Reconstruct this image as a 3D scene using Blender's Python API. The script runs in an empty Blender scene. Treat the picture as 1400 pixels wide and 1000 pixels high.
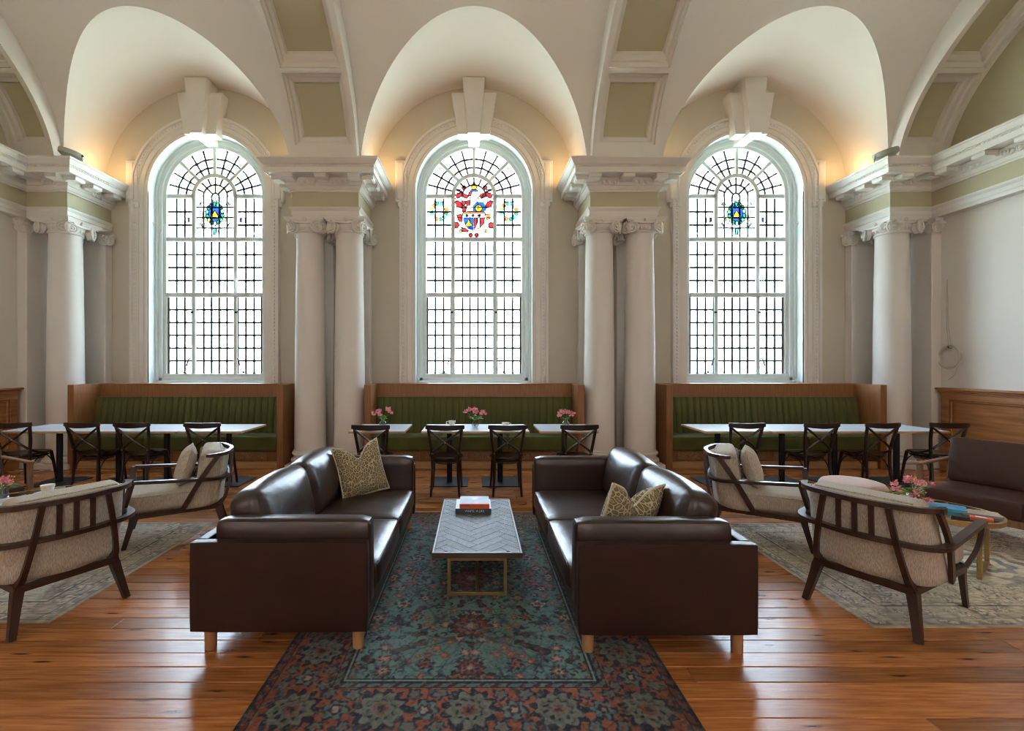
import bpy, math, random
import numpy as np
from mathutils import Vector, Matrix
random.seed(7)
S = bpy.context.scene
C = S.collection
PI = math.pi
sin, cos, sqrt = math.sin, math.cos, math.sqrt

# ------------------------------------------------------------------ camera, world, lights, exposure
cam_d = bpy.data.cameras.new('camera')
cam = bpy.data.objects.new('camera', cam_d); C.objects.link(cam)
cam.location = (0, 0, 1.6); cam.rotation_euler = (PI/2, 0, 0)
cam_d.sensor_width = 36.0; cam_d.lens = 36*625/1400
cam_d.shift_x = 50/1400; cam_d.shift_y = -2/1400
cam_d.clip_start = 0.05; cam_d.clip_end = 500
S.camera = cam

S.view_settings.view_transform = 'Standard'
S.view_settings.look = 'None'
S.view_settings.gamma = 1.0
S.view_settings.use_curve_mapping = False
S.view_settings.exposure = 2.12
cy = S.cycles
cy.max_bounces = 9; cy.diffuse_bounces = 6; cy.glossy_bounces = 3; cy.transmission_bounces = 6
cy.transparent_max_bounces = 24; cy.caustics_reflective = False; cy.caustics_refractive = False
cy.sample_clamp_indirect = 8.0
cy.use_denoising = True; cy.filter_width = 1.0

SKY = 7.0
W = bpy.data.worlds.new('sky'); S.world = W; W.use_nodes = True
bg = W.node_tree.nodes['Background']
bg.inputs[0].default_value = (0.70, 0.85, 1.0, 1); bg.inputs[1].default_value = SKY     # bright overcast sky

WX = (-4.62, -0.026, 4.63)          # window centres
YB, YF, YC = 7.86, -2.68, 2.59      # window wall, opposite wall, vault axis

def light(name, kind, loc, energy, color, size=None, sy=None, aim=None, spot=None):
    d = bpy.data.lights.new(name, kind); d.energy = energy; d.color = color
    o = bpy.data.objects.new(name, d); C.objects.link(o); o.location = loc
    if kind == 'AREA':
        d.shape = 'RECTANGLE'; d.size = size; d.size_y = sy or size
    elif size: d.shadow_soft_size = size
    if spot: d.spot_size = spot; d.spot_blend = 0.8
    if aim: o.rotation_euler = (Vector(aim)-Vector(loc)).to_track_quat('-Z', 'Y').to_euler()
    return o
for i, x in enumerate(WX):
    for y, ty in ((8.15, 0), (2*YC-8.15, 5)):
        p = light('daylight_portal', 'AREA', (x, y, 3.3), 1, (1, 1, 1), 2.0, 4.5, (x, ty, 3.3))
        p.data.cycles.is_portal = True
sun = light('lawn_fill_sun', 'SUN', (0, 40, 30), 13.0, (1.0, 0.95, 0.86), None, None, (-24, 40, 1)); sun.data.angle = math.radians(4)  # added sun, only brightens the lawn so its bounce lifts the vaults
# warm uplights lying on top of the entablature blocks, at the feet of each window vault
UP = (1.0, 0.60, 0.24)
for i, (x, tx) in enumerate(((-6.12, -5.9), (-2.98, -3.3), (-1.62, -1.3), (1.58, 1.25), (2.95, 3.3), (6.2, 5.9))):
    light('cornice_uplight', 'AREA', (x, 7.5, 4.68), 1.1, UP, 0.12, 0.3, (tx, 7.6, 6.2))

# ------------------------------------------------------------------ helpers
class MB:
    def __init__(s): s.v = []; s.f = []
    def add(s, vs, fs):
        n = len(s.v); s.v.extend([tuple(p) for p in vs]); s.f.extend([tuple(i+n for i in f) for f in fs]); return s
    def box(s, x0, x1, y0, y1, z0, z1, c=0.0, m=None):
        if c <= 0:
            vs = [(x, y, z) for z in (z0, z1) for y in (y0, y1) for x in (x0, x1)]
            fs = [(0,2,3,1), (4,5,7,6), (0,1,5,4), (2,6,7,3), (0,4,6,2), (1,3,7,5)]
        else:
            c = min(c, (x1-x0)/2.01, (y1-y0)/2.01, (z1-z0)/2.01)
            vs = []; idx = {}
            X = (x0, x1); Y = (y0, y1); Z = (z0, z1); sg = (1, -1)
            for i in (0, 1):
                for j in (0, 1):
                    for k in (0, 1):
                        b = (X[i], Y[j], Z[k]); d = (sg[i]*c, sg[j]*c, sg[k]*c)
                        for a in range(3):
                            p = [b[q] + (0 if q == a else d[q]) for q in range(3)]
                            idx[(i, j, k, a)] = len(vs); vs.append(tuple(p))
            I = lambda i, j, k, a: idx[(i, j, k, a)]
            fs = []
            for s_ in (0, 1):
                f = [I(s_,0,0,0), I(s_,1,0,0), I(s_,1,1,0), I(s_,0,1,0)]; fs.append(f if s_ else f[::-1])
                f = [I(0,s_,0,1), I(0,s_,1,1), I(1,s_,1,1), I(1,s_,0,1)]; fs.append(f if s_ else f[::-1])
                f = [I(0,0,s_,2), I(1,0,s_,2), I(1,1,s_,2), I(0,1,s_,2)]; fs.append(f if s_ else f[::-1])
            for a, b_ in ((0, 1), (0, 2), (1, 2)):
                t = 3-a-b_
                for u in (0, 1):
                    for w in (0, 1):
                        def key(tv, ax):
                            q = [0, 0, 0]; q[a] = u; q[b_] = w; q[t] = tv; return idx[(q[0], q[1], q[2], ax)]
                        f = [key(0, a), key(1, a), key(1, b_), key(0, b_)]
                        fs.append(f)
            for i in (0, 1):
                for j in (0, 1):
                    for k in (0, 1):
                        fs.append([I(i,j,k,0), I(i,j,k,1), I(i,j,k,2)])
            ctr = Vector(((x0+x1)/2, (y0+y1)/2, (z0+z1)/2)); out = []
            for f in fs:
                p = [Vector(vs[q]) for q in f]
                n = (p[1]-p[0]).cross(p[2]-p[0]); mid = sum(p, Vector())/len(p)
                out.append(tuple(f) if n.dot(mid-ctr) > 0 else tuple(f[::-1]))
            fs = out
        if m is not None: vs = [tuple(m @ Vector(p)) for p in vs]
        return s.add(vs, fs)
    def quad(s, a, b, c, d): return s.add([a, b, c, d], [(0, 1, 2, 3)])
    def grid(s, P, closed_u=False, closed_v=False, flip=False):
        nu, nv = len(P), len(P[0]); fs = []
        for i in range(nu if closed_u else nu-1):
            for j in range(nv if closed_v else nv-1):
                a, b = (i % nu)*nv+j % nv, ((i+1) % nu)*nv+j % nv
                c, d = ((i+1) % nu)*nv+(j+1) % nv, (i % nu)*nv+(j+1) % nv
                fs.append((a, d, c, b) if flip else (a, b, c, d))
        return s.add([p for r in P for p in r], fs)
    def prism(s, poly, f3, d0, d1):
        """poly: 2-D outline (convex or star-shaped); f3(a, b, d) -> 3-D"""
        n = len(poly)
        vs = [f3(a, b, d0) for a, b in poly] + [f3(a, b, d1) for a, b in poly]
        fs = [tuple(range(n))[::-1], tuple(range(n, 2*n))] + [(i, (i+1) % n, n+(i+1) % n, n+i) for i in range(n)]
        return s.add(vs, fs)
    def lathe(s, prof, n=24, ctr=(0, 0, 0), cap=True, a0=0.0):
        P = [[(ctr[0]+r*cos(a0+2*PI*k/n), ctr[1]+r*sin(a0+2*PI*k/n), ctr[2]+z) for k in range(n)] for r, z in prof]
        base = len(s.v); s.grid(P, closed_v=True, flip=True)
        if cap:
            L = len(prof)
            s.f.append(tuple(base+k for k in range(n))[::-1]); s.f.append(tuple(base+(L-1)*n+k for k in range(n)))
        return s
    def tube(s, pts, r, n=8, cap=True, closed=False, flat=1.0):
        pts = [Vector(p) for p in pts]; m = len(pts)
        rs = r if isinstance(r, (list, tuple)) else [r]*m
        up = None; P = []
        for i, p in enumerate(pts):
            if closed: t = pts[(i+1) % m]-pts[i-1]
            else: t = pts[min(i+1, m-1)]-pts[max(i-1, 0)]
            t = t.normalized() if t.length > 1e-9 else Vector((0, 0, 1))
            if up is None:
                up = Vector((0, 0, 1)) if abs(t.z) < 0.9 else Vector((0, 1, 0))
            a = up - t*up.dot(t); a.normalize(); b = t.cross(a); up = a
            P.append([tuple(p + a*(rs[i]*cos(2*PI*k/n)) + b*(rs[i]*flat*sin(2*PI*k/n))) for k in range(n)])
        base = len(s.v); s.grid(P, closed_u=closed, closed_v=True)
        if cap and not closed:
            s.f.append(tuple(base+k for k in range(n))[::-1]); s.f.append(tuple(base+(m-1)*n+k for k in range(n)))
        return s
    def bar(s, pts, w, h, side=None, closed=False):
        """rectangular section swept along pts; w across (horizontal), h along 'up'"""
        pts = [Vector(p) for p in pts]; m = len(pts); P = []
        for i, p in enumerate(pts):
            if closed: t = (pts[(i+1) % m]-pts[i]).normalized()+(pts[i]-pts[i-1]).normalized()
            elif 0 < i < m-1: t = (pts[i+1]-p).normalized()+(p-pts[i-1]).normalized()
            else: t = pts[min(i+1, m-1)]-pts[max(i-1, 0)]
            t.normalize()
            u = Vector(side) if side is not None else Vector((0, 0, 1))
            if abs(u.dot(t)) > 0.99: u = Vector((0, 1, 0))
            b = t.cross(u).normalized(); a = b.cross(t).normalized()
            ww = w[i] if isinstance(w, (list, tuple)) else w
            hh = h[i] if isinstance(h, (list, tuple)) else h
            P.append([tuple(p+b*x*ww/2+a*y*hh/2) for x, y in ((-1,-1), (1,-1), (1,1), (-1,1))])
        base = len(s.v); s.grid(P, closed_u=closed, closed_v=True)
        if not closed:
            s.f.append((base+3, base+2, base+1, base)); e = base+(m-1)*4; s.f.append((e, e+1, e+2, e+3))
        return s
    def ball(s, c, r, n=8, m=6):
        r = r if isinstance(r, (tuple, list)) else (r, r, r)
        P = [[(c[0]+r[0]*sin(PI*i/m)*cos(2*PI*k/n), c[1]+r[1]*sin(PI*i/m)*sin(2*PI*k/n), c[2]+r[2]*cos(PI*i/m)) for k in range(n)] for i in range(m+1)]
        return s.grid(P, closed_v=True)
    def cushion(s, hx, hy, hz, r, puff=(0, 0, 0), n=10, m=None):
        """rounded box, half sizes, puffed on each axis"""
        for ax in range(3):
            for sg in (-1, 1):
                P = []
                for i in range(n+1):
                    row = []
                    for j in range(n+1):
                        q = [0, 0, 0]; q[ax] = sg
                        e = lambda t: math.copysign(abs(t)**0.75, t)
                        q[(ax+1) % 3] = e(-1+2*i/n); q[(ax+2) % 3] = e(-1+2*j/n)
                        H = (hx, hy, hz); p = [q[k]*H[k] for k in range(3)]
                        inn = [max(-(H[k]-r), min(H[k]-r, p[k])) for k in range(3)]
                        d = Vector([p[k]-inn[k] for k in range(3)])
                        if d.length > 1e-9: d = d.normalized()*r
                        p = [inn[k]+d[k] for k in range(3)]
                        u = [p[k]/H[k] for k in range(3)]
                        g = lambda k: max(0, 1-u[k]**2)
                        p = [p[k] + puff[k]*u[k]*g((k+1) % 3)*g((k+2) % 3) for k in range(3)]
                        v = Vector(p)
                        row.append(tuple(m @ v) if m is not None else tuple(v))
                    P.append(row)
                s.grid(P, flip=(sg < 0))
        return s

def obj(name, mb, material, parent=None, loc=None, rot=None, smooth=30, mesh=None):
    if mesh is None:
        me = bpy.data.meshes.new(name); me.from_pydata(mb.v, [], mb.f); me.update()
        if smooth:
            me.shade_smooth()
            if smooth < 180: me.set_sharp_from_angle(angle=math.radians(smooth))
        if material: me.materials.append(material)
    else: me = mesh
    o = bpy.data.objects.new(name, me); C.objects.link(o)
    if parent: o.parent = parent
    if loc is not None: o.location = loc
    if rot is not None: o.rotation_euler = rot
    return o
def tag(o, label=None, cat=None, group=None, kind=None):
    if label: o['label'] = label
    if cat: o['category'] = cat
    if group: o['group'] = group
    if kind: o['kind'] = kind
    return o
def empty(name, loc=(0, 0, 0), rz=0.0, label=None, cat=None, group=None, kind=None):
    o = bpy.data.objects.new(name, None); C.objects.link(o); o.location = loc; o.rotation_euler = (0, 0, rz)
    o.empty_display_size = 0.1
    return tag(o, label, cat, group, kind)
def copy_tree(o, loc=None, rz=None, label=None, parent=None, mirror=False):
    c = o.copy(); C.objects.link(c)
    if parent: c.parent = parent
    for ch in list(o.children): copy_tree(ch, parent=c)
    if loc is not None: c.location = loc
    if rz is not None: c.rotation_euler = (0, 0, rz)
    if label: c['label'] = label
    return c
def spline(pts, n=6):
    P = [Vector(p) for p in pts]; out = []
    for i in range(len(P)-1):
        a = P[max(i-1, 0)]; b = P[i]; c = P[i+1]; d = P[min(i+2, len(P)-1)]
        for k in range(n):
            t = k/n
            out.append(0.5*((2*b)+(c-a)*t+(2*a-5*b+4*c-d)*t*t+(3*b-a-3*c+d)*t**3))
    out.append(P[-1]); return out
def clip_poly(poly, x0, x1, y0, y1):
    for ax, lim, sg in ((0, x0, 1), (0, x1, -1), (1, y0, 1), (1, y1, -1)):
        out = []
        for i in range(len(poly)):
            a, b = poly[i-1], poly[i]
            ia, ib = sg*(a[ax]-lim) >= 0, sg*(b[ax]-lim) >= 0
            if ia != ib:
                t = (lim-a[ax])/(b[ax]-a[ax]); out.append((a[0]+t*(b[0]-a[0]), a[1]+t*(b[1]-a[1])))
            if ib: out.append(b)
        poly = out
        if not poly: return []
    return poly

# ------------------------------------------------------------------ materials
def mat(name, col, rough=0.5, metal=0.0, var=0.0, vscale=6.0, bump=0.0, bscale=60.0, stretch=None, spec=0.5,
        col2=None, sheen=0.0, trans=0.0, rnd=0.0, detail=4.0, coat=0.0, coords='Object'):
    m = bpy.data.materials.new(name); m.use_nodes = True
    nt = m.node_tree; N = nt.nodes; L = nt.links; b = N['Principled BSDF']
    b.inputs['Roughness'].default_value = rough; b.inputs['Metallic'].default_value = metal
    b.inputs['Specular IOR Level'].default_value = spec
    if sheen: b.inputs['Sheen Weight'].default_value = sheen; b.inputs['Sheen Roughness'].default_value = 0.4
    if trans: b.inputs['Transmission Weight'].default_value = trans
    if coat: b.inputs['Coat Weight'].default_value = coat; b.inputs['Coat Roughness'].default_value = 0.12
    tc = N.new('ShaderNodeTexCoord'); mp = N.new('ShaderNodeMapping'); L.new(tc.outputs[coords], mp.inputs[0])
    if stretch: mp.inputs['Scale'].default_value = stretch
    nz = N.new('ShaderNodeTexNoise'); nz.inputs['Scale'].default_value = vscale; nz.inputs['Detail'].default_value = detail
    L.new(mp.outputs[0], nz.inputs['Vector'])
    rp = N.new('ShaderNodeValToRGB'); rp.color_ramp.elements[0].position = 0.3; rp.color_ramp.elements[1].position = 0.7
    c2 = col2 or tuple(min(1, c*(1+var)) for c in col)
    c1 = col if col2 else tuple(c*(1-var) for c in col)
    rp.color_ramp.elements[0].color = (*c1, 1); rp.color_ramp.elements[1].color = (*c2, 1)
    L.new(nz.outputs[0], rp.inputs[0]); out = rp.outputs[0]
    if rnd:
        oi = N.new('ShaderNodeObjectInfo'); hs = N.new('ShaderNodeHueSaturation')
        mr = N.new('ShaderNodeMapRange'); mr.inputs[3].default_value = 1-rnd; mr.inputs[4].default_value = 1+rnd
        L.new(oi.outputs['Random'], mr.inputs[0]); L.new(mr.outputs[0], hs.inputs['Value']); L.new(out, hs.inputs['Color'])
        ad = N.new('ShaderNodeVectorMath'); ad.operation = 'ADD'; cb = N.new('ShaderNodeCombineXYZ')
        mu = N.new('ShaderNodeMath'); mu.operation = 'MULTIPLY'; mu.inputs[1].default_value = 37.0
        L.new(oi.outputs['Random'], mu.inputs[0])
        for k in range(3): L.new(mu.outputs[0], cb.inputs[k])
        L.new(mp.outputs[0], ad.inputs[0]); L.new(cb.outputs[0], ad.inputs[1]); L.new(ad.outputs[0], nz.inputs['Vector'])
        out = hs.outputs[0]
    L.new(out, b.inputs['Base Color'])
    if bump:
        n2 = N.new('ShaderNodeTexNoise'); n2.inputs['Scale'].default_value = bscale; n2.inputs['Detail'].default_value = 3
        L.new(mp.outputs[0], n2.inputs['Vector'])
        bp = N.new('ShaderNodeBump'); bp.inputs['Strength'].default_value = bump; bp.inputs['Distance'].default_value = 0.004
        L.new(n2.outputs[0], bp.inputs['Height']); L.new(bp.outputs[0], b.inputs['Normal'])
    return m
def glass(name, tint, gloss=0.06, rough=0.05):
    m = bpy.data.materials.new(name); m.use_nodes = True
    nt = m.node_tree; N = nt.nodes; L = nt.links; N.remove(N['Principled BSDF'])
    t = N.new('ShaderNodeBsdfTransparent'); t.inputs[0].default_value = (*tint, 1)
    nz = N.new('ShaderNodeTexNoise'); nz.inputs['Scale'].default_value = 3.0
    mx0 = N.new('ShaderNodeMix'); mx0.data_type = 'RGBA'; mx0.inputs[6].default_value = (*[c*0.96 for c in tint], 1); mx0.inputs[7].default_value = (*tint, 1)
    L.new(nz.outputs[0], mx0.inputs[0]); L.new(mx0.outputs[2], t.inputs[0])
    g = N.new('ShaderNodeBsdfGlossy'); g.inputs['Roughness'].default_value = rough
    fr = N.new('ShaderNodeFresnel'); fr.inputs[0].default_value = 1.45
    mu = N.new('ShaderNodeMath'); mu.operation = 'MULTIPLY'; mu.inputs[1].default_value = gloss/0.04; mu.use_clamp = True
    ge = N.new('ShaderNodeNewGeometry'); iv = N.new('ShaderNodeMath'); iv.operation = 'SUBTRACT'; iv.inputs[0].default_value = 1.0
    L.new(ge.outputs['Backfacing'], iv.inputs[1]); m3 = N.new('ShaderNodeMath'); m3.operation = 'MULTIPLY'
    L.new(fr.outputs[0], m3.inputs[0]); L.new(iv.outputs[0], m3.inputs[1]); L.new(m3.outputs[0], mu.inputs[0])
    mx = N.new('ShaderNodeMixShader'); L.new(mu.outputs[0], mx.inputs[0]); L.new(t.outputs[0], mx.inputs[1]); L.new(g.outputs[0], mx.inputs[2])
    L.new(mx.outputs[0], N['Material Output'].inputs[0])
    return m
def attr_mat(name, rough=0.95, bump=0.5):
    m = bpy.data.materials.new(name); m.use_nodes = True
    nt = m.node_tree; N = nt.nodes; L = nt.links; b = N['Principled BSDF']
    at = N.new('ShaderNodeAttribute'); at.attribute_name = 'pile'
    nz = N.new('ShaderNodeTexNoise'); nz.inputs['Scale'].default_value = 220; tc = N.new('ShaderNodeTexCoord'); L.new(tc.outputs['Object'], nz.inputs['Vector'])
    hs = N.new('ShaderNodeHueSaturation'); mr = N.new('ShaderNodeMapRange'); mr.inputs[3].default_value = 0.75; mr.inputs[4].default_value = 1.25
    L.new(nz.outputs[0], mr.inputs[0]); L.new(mr.outputs[0], hs.inputs['Value']); L.new(at.outputs['Color'], hs.inputs['Color'])
    L.new(hs.outputs[0], b.inputs['Base Color']); b.inputs['Roughness'].default_value = rough
    b.inputs['Specular IOR Level'].default_value = 0.1; b.inputs['Sheen Weight'].default_value = 0.15
    bp = N.new('ShaderNodeBump'); bp.inputs['Strength'].default_value = bump; bp.inputs['Distance'].default_value = 0.003
    L.new(nz.outputs[0], bp.inputs['Height']); L.new(bp.outputs[0], b.inputs['Normal'])
    return m

M = {}
M['white'] = mat('warm_white_paint', (.71, .685, .655), .55, var=.02, vscale=2, bump=.05, bscale=25)
M['vault'] = mat('vault_plaster', (.72, .69, .66), .75, var=.015, vscale=1.2, bump=.05, bscale=12)
M['sash'] = mat('sash_paint', (.66, .74, .75), .45, var=.02)
M['olive'] = mat('olive_plaster', (.50, .468, .325), .75, var=.03, vscale=1.5, bump=.05, bscale=20)
M['wall'] = mat('stone_wall_paint', (.57, .53, .445), .75, var=.03, vscale=1.2, bump=.05, bscale=20)
M['cream'] = mat('cream_wall_paint', (.72, .69, .65), .75, var=.02, vscale=1.0)
M['lead'] = mat('lead_came', (.045, .04, .04), .5, var=.1)
M['oak'] = mat('oak_veneer', (.215, .088, .030), .38, col2=(.31, .135, .050), vscale=7, stretch=(6, 6, .5), bump=.05, bscale=40)
M['oak_light'] = mat('pale_oak', (.42, .25, .11), .45, col2=(.54, .34, .17), vscale=6, stretch=(.5, 6, 6))
M['panel_oak'] = mat('panelling_oak', (.26, .105, .035), .32, col2=(.46, .21, .075), vscale=4, stretch=(3, .45, 5), bump=.05, bscale=30)
M['grille'] = mat('grille_cane', (.40, .24, .12), .6, col2=(.16, .08, .035), vscale=90, detail=1)
M['velvet'] = mat('green_velvet', (.062, .074, .014), .75, col2=(.098, .112, .022), vscale=5, sheen=.15, bump=.1, bscale=150)
M['velvet_dark'] = mat('green_velvet_seam', (.02, .03, .008), .9)
M['plank'] = mat('pine_floorboard', (.27, .086, .024), .27, col2=(.50, .195, .058), vscale=5, stretch=(.8, 14, 8), bump=.10, bscale=14, rnd=.30, detail=6, coat=0.15)
M['chairwood'] = mat('dark_bentwood', (.018, .008, .006), .28, var=.3, vscale=8, spec=.5)
M['walnut'] = mat('walnut_frame', (.030, .013, .008), .38, col2=(.052, .024, .014), vscale=9, stretch=(4, 4, 1))
M['legwood'] = mat('turned_oak_leg', (.36, .18, .08), .45, col2=(.46, .25, .12), vscale=9, stretch=(6, 6, 1))
M['leather'] = mat('brown_leather', (.0185, .0068, .0040), .42, col2=(.028, .0104, .0062), vscale=4, bump=.22, bscale=170, spec=.35)
M['leather2'] = mat('brown_leather_soft', (.022, .0092, .006), .31, col2=(.033, .014, .0095), vscale=4, bump=1.0, bscale=9, spec=.6)
M['leather3'] = mat('reddish_leather', (.042, .0175, .012), .36, col2=(.060, .026, .018), vscale=4, bump=.2, bscale=120, spec=.5)
M['piping'] = mat('leather_piping', (.10, .045, .03), .4)
M['linen'] = mat('beige_linen', (.30, .26, .21), .95, col2=(.56, .50, .42), vscale=270, bump=.35, bscale=400, stretch=(1, 1, .13), sheen=.1, detail=3)
M['tabletop'] = mat('grey_white_laminate', (.40, .44, .50), .45, col2=(.46, .50, .56), vscale=4, spec=.25)
M['iron'] = mat('black_iron', (.010, .012, .016), .5, var=.1, spec=.3)
M['gold'] = mat('brushed_gold', (.42, .29, .12), .38, metal=.85, var=.08, vscale=30)
M['greywood'] = mat('grey_herringbone_wood', (.10, .115, .135), .55, spec=.3, col2=(.17, .185, .215), vscale=10, stretch=(4, 4, 4), rnd=.14)
M['greyedge'] = mat('dark_table_edge', (.07, .045, .038), .4, var=.2, stretch=(1, 8, 8))
M['glasstop'] = glass('green_glass', (.66, .76, .70), .09, .02)
M['vase'] = glass('clear_glass', (.90, .94, .93), .10, .02)
M['pane'] = glass('window_glass', (.90, .91, .92), .04, .08)
M['pane_fill'] = glass('added_fill_tint_glass', (.46, .37, .32), .04, .05)  # invented amber tint, warms and dims the fill from the unseen opposite windows
M['gold_rim'] = M['gold']
M['porcelain'] = mat('white_porcelain', (.76, .74, .70), .2, var=.02)
M['pouf'] = mat('pale_pink_felt', (.52, .36, .32), .9, var=.06, vscale=80, bump=.2, bscale=200, sheen=.2)
M['pink'] = mat('pink_petal', (.66, .10, .20), .6, col2=(.86, .50, .52), vscale=45)
M['stem'] = mat('green_stem', (.08, .18, .03), .6, var=.3)
M['leaf'] = mat('green_leaf', (.07, .22, .02), .5, col2=(.16, .36, .05), vscale=20)
M['cream_bud'] = mat('cream_bud', (.62, .55, .36), .7, var=.15)
M['paper'] = mat('paper', (.72, .71, .68), .7, var=.03)
M['cable'] = mat('cream_cable', (.50, .47, .40), .5, var=.05)
M['lampgrey'] = mat('grey_green_lamp', (.42, .46, .41), .5, var=.05)
M['flat_white'] = mat('white_plastic', (.75, .75, .73), .4, var=.02)

def add_knots(m):
    nt = m.node_tree; N = nt.nodes; L = nt.links; b = N['Principled BSDF']; src = b.inputs['Base Color'].links[0].from_socket
    tc = N.new('ShaderNodeTexCoord'); oi = N.new('ShaderNodeObjectInfo'); ad = N.new('ShaderNodeVectorMath'); ad.operation = 'ADD'
    cb = N.new('ShaderNodeCombineXYZ'); mu = N.new('ShaderNodeMath'); mu.operation = 'MULTIPLY'; mu.inputs[1].default_value = 91.0
    L.new(oi.outputs['Random'], mu.inputs[0]); L.new(mu.outputs[0], cb.inputs[0]); L.new(tc.outputs['Object'], ad.inputs[0]); L.new(cb.outputs[0], ad.inputs[1])
    mp = N.new('ShaderNodeMapping'); mp.inputs['Scale'].default_value = (1.1, 7.0, 1.0); L.new(ad.outputs[0], mp.inputs[0])
    nz = N.new('ShaderNodeTexNoise'); nz.inputs['Scale'].default_value = 9; L.new(ad.outputs[0], nz.inputs['Vector'])
    mx0 = N.new('ShaderNodeMix'); mx0.data_type = 'RGBA'; mx0.inputs[0].default_value = .10; L.new(mp.outputs[0], mx0.inputs[6]); L.new(nz.outputs['Color'], mx0.inputs[7])
    v = N.new('ShaderNodeTexVoronoi'); v.inputs['Scale'].default_value = 1.15; v.voronoi_dimensions = '2D'; L.new(mx0.outputs[2], v.inputs['Vector'])
    rp = N.new('ShaderNodeValToRGB'); rp.color_ramp.elements[0].position = .02; rp.color_ramp.elements[0].color = (1, 1, 1, 1); rp.color_ramp.elements[1].position = .075; rp.color_ramp.elements[1].color = (0, 0, 0, 1)
    L.new(v.outputs['Distance'], rp.inputs[0])
    mx = N.new('ShaderNodeMix'); mx.data_type = 'RGBA'; L.new(rp.outputs[0], mx.inputs[0]); L.new(src, mx.inputs[6]); mx.inputs[7].default_value = (.06, .018, .008, 1)
    L.new(mx.outputs[2], b.inputs['Base Color'])
add_knots(M['plank'])
# ------------------------------------------------------------------ floor
FL = MB(); FL.box(-7.4, 7.5, -2.9, 8.3, -.12, -.022)
floor = tag(obj('floor', FL, mat('subfloor', (.03, .015, .01), .9), smooth=0), 'floor of long glossy orange pine boards', 'floor', kind='structure')
BW = .1165
rows = int((7.95-1.25)/BW)
for r in range(rows):
    y0 = 1.25+r*BW
    x = -7.3-random.random()*3.0
    while x < 7.4:
        ln = random.choice((3.2, 3.8, 4.4, 5.0)); x1 = x+ln
        a, b = max(x, -7.3), min(x1, 7.4)
        if b-a > .05:
            dz = random.uniform(-.0009, .0009)
            mb = MB().box(-(b-a)/2+.001, (b-a)/2-.001, -BW/2+.0016, BW/2-.0016, -.022, dz, .0028)
            obj('plank', mb, M['plank'], floor, ((a+b)/2, y0+BW/2, 0), smooth=0)
        x = x1
mb = MB()
for r in range(34):
    y1 = 1.25-r*BW
    mb.box(-7.3, 7.4, y1-BW+.0016, y1-.0016, -.022, 0, .003)
tag(obj('plank_field', mb, M['plank'], floor, smooth=0), kind='stuff')

# ------------------------------------------------------------------ walls
def arch_z(dx, h, zc):
    return zc+sqrt(max(0, h*h-dx*dx))
OPH, OPZ, SILL = 1.005, 4.572, 1.25
def arched_wall(name, y, label):
    mb = MB(); xs = [(-7.06, None)]
    for c in WX:
        for k in range(29):
            xs.append((c-OPH*cos(PI*k/28), c))
    xs.append((7.16, None)); TOP = 6.7
    for (a, ca), (b, cb) in zip(xs[:-1], xs[1:]):
        if ca is not None and ca == cb:
            za, zb = arch_z(a-ca, OPH, OPZ), arch_z(b-cb, OPH, OPZ)
            mb.quad((a, y, za), (b, y, zb), (b, y, TOP), (a, y, TOP))
            mb.quad((a, y, 0), (b, y, 0), (b, y, SILL), (a, y, SILL))
        else:
            mb.quad((a, y, 0), (b, y, 0), (b, y, TOP), (a, y, TOP))
    return tag(obj(name, mb, M['wall'], smooth=0), label, 'wall', kind='structure')
wall_back = arched_wall('wall_back', YB, 'stone coloured plaster wall pierced by three tall arched windows')
wall_front = arched_wall('wall_front', YF, 'opposite plaster wall with three arched openings, behind the viewer')
XL, XR = -7.02, 7.14
for nm, x, lb in (('wall_left', XL, 'cream end wall above the oak panelling on the left'), ('wall_right', XR, 'cream end wall with the hanging cable coil')):
    mb = MB().quad((x, YF, 0), (x, YB, 0), (x, YB, 4.1), (x, YF, 4.1))
    w = tag(obj(nm, mb, M['cream'], smooth=0), lb, 'wall', kind='structure')
    mb = MB().quad((x, YF-.05, 4.1), (x, YB+.05, 4.1), (x, YB+.05, 7.6), (x, YF-.05, 7.6))
    obj('tympanum', mb, M['olive'], w, smooth=0)

# ------------------------------------------------------------------ ceiling: barrel vault with cross vaults over the windows
VA, VBh, VZ = 4.465, 2.70, 4.65
LR, LZ = 1.75, 4.60
def vault(t): return YC+VA*cos(t), VZ+VBh*sin(t)
def ceiling_half(my):
    bar, lun = MB(), MB()
    xs = [(-7.2, None)]
    for c in WX:
        for k in range(57): xs.append((c-LR*cos(PI*k/56), c))
    xs.append((7.3, None))
    NT = 26; cols = []; lcols = []
    for x, c in xs:
        zl = LZ+sqrt(max(0, LR**2-(x-c)**2)) if c is not None else 0
        t0 = math.asin(max(0, min(1, (zl-VZ)/VBh))) if c is not None else 0
        cols.append([(x, my(vault(t0+(PI/2-t0)*k/NT)[0]), vault(t0+(PI/2-t0)*k/NT)[1]) for k in range(NT+1)])
        if c is not None:
            yg = vault(t0)[0]
            lcols.append((c, [(x, my(YB+.02+(yg-YB-.02)*k/6), zl) for k in range(7)]))
    bar.grid(cols)
    for c in WX: lun.grid([p for cc, p in lcols if cc == c])
    return bar, lun
ceil = empty('ceiling', (0, 0, 0), label='white plaster barrel vault cut by round vaults over the windows', cat='ceiling', kind='structure')
for my in (lambda y: y, lambda y: 2*YC-y):
    b_, l_ = ceiling_half(my)
    obj('barrel_vault', b_, M['vault'], ceil, smooth=180); obj('cross_vault', l_, M['vault'], ceil, smooth=180)

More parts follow.
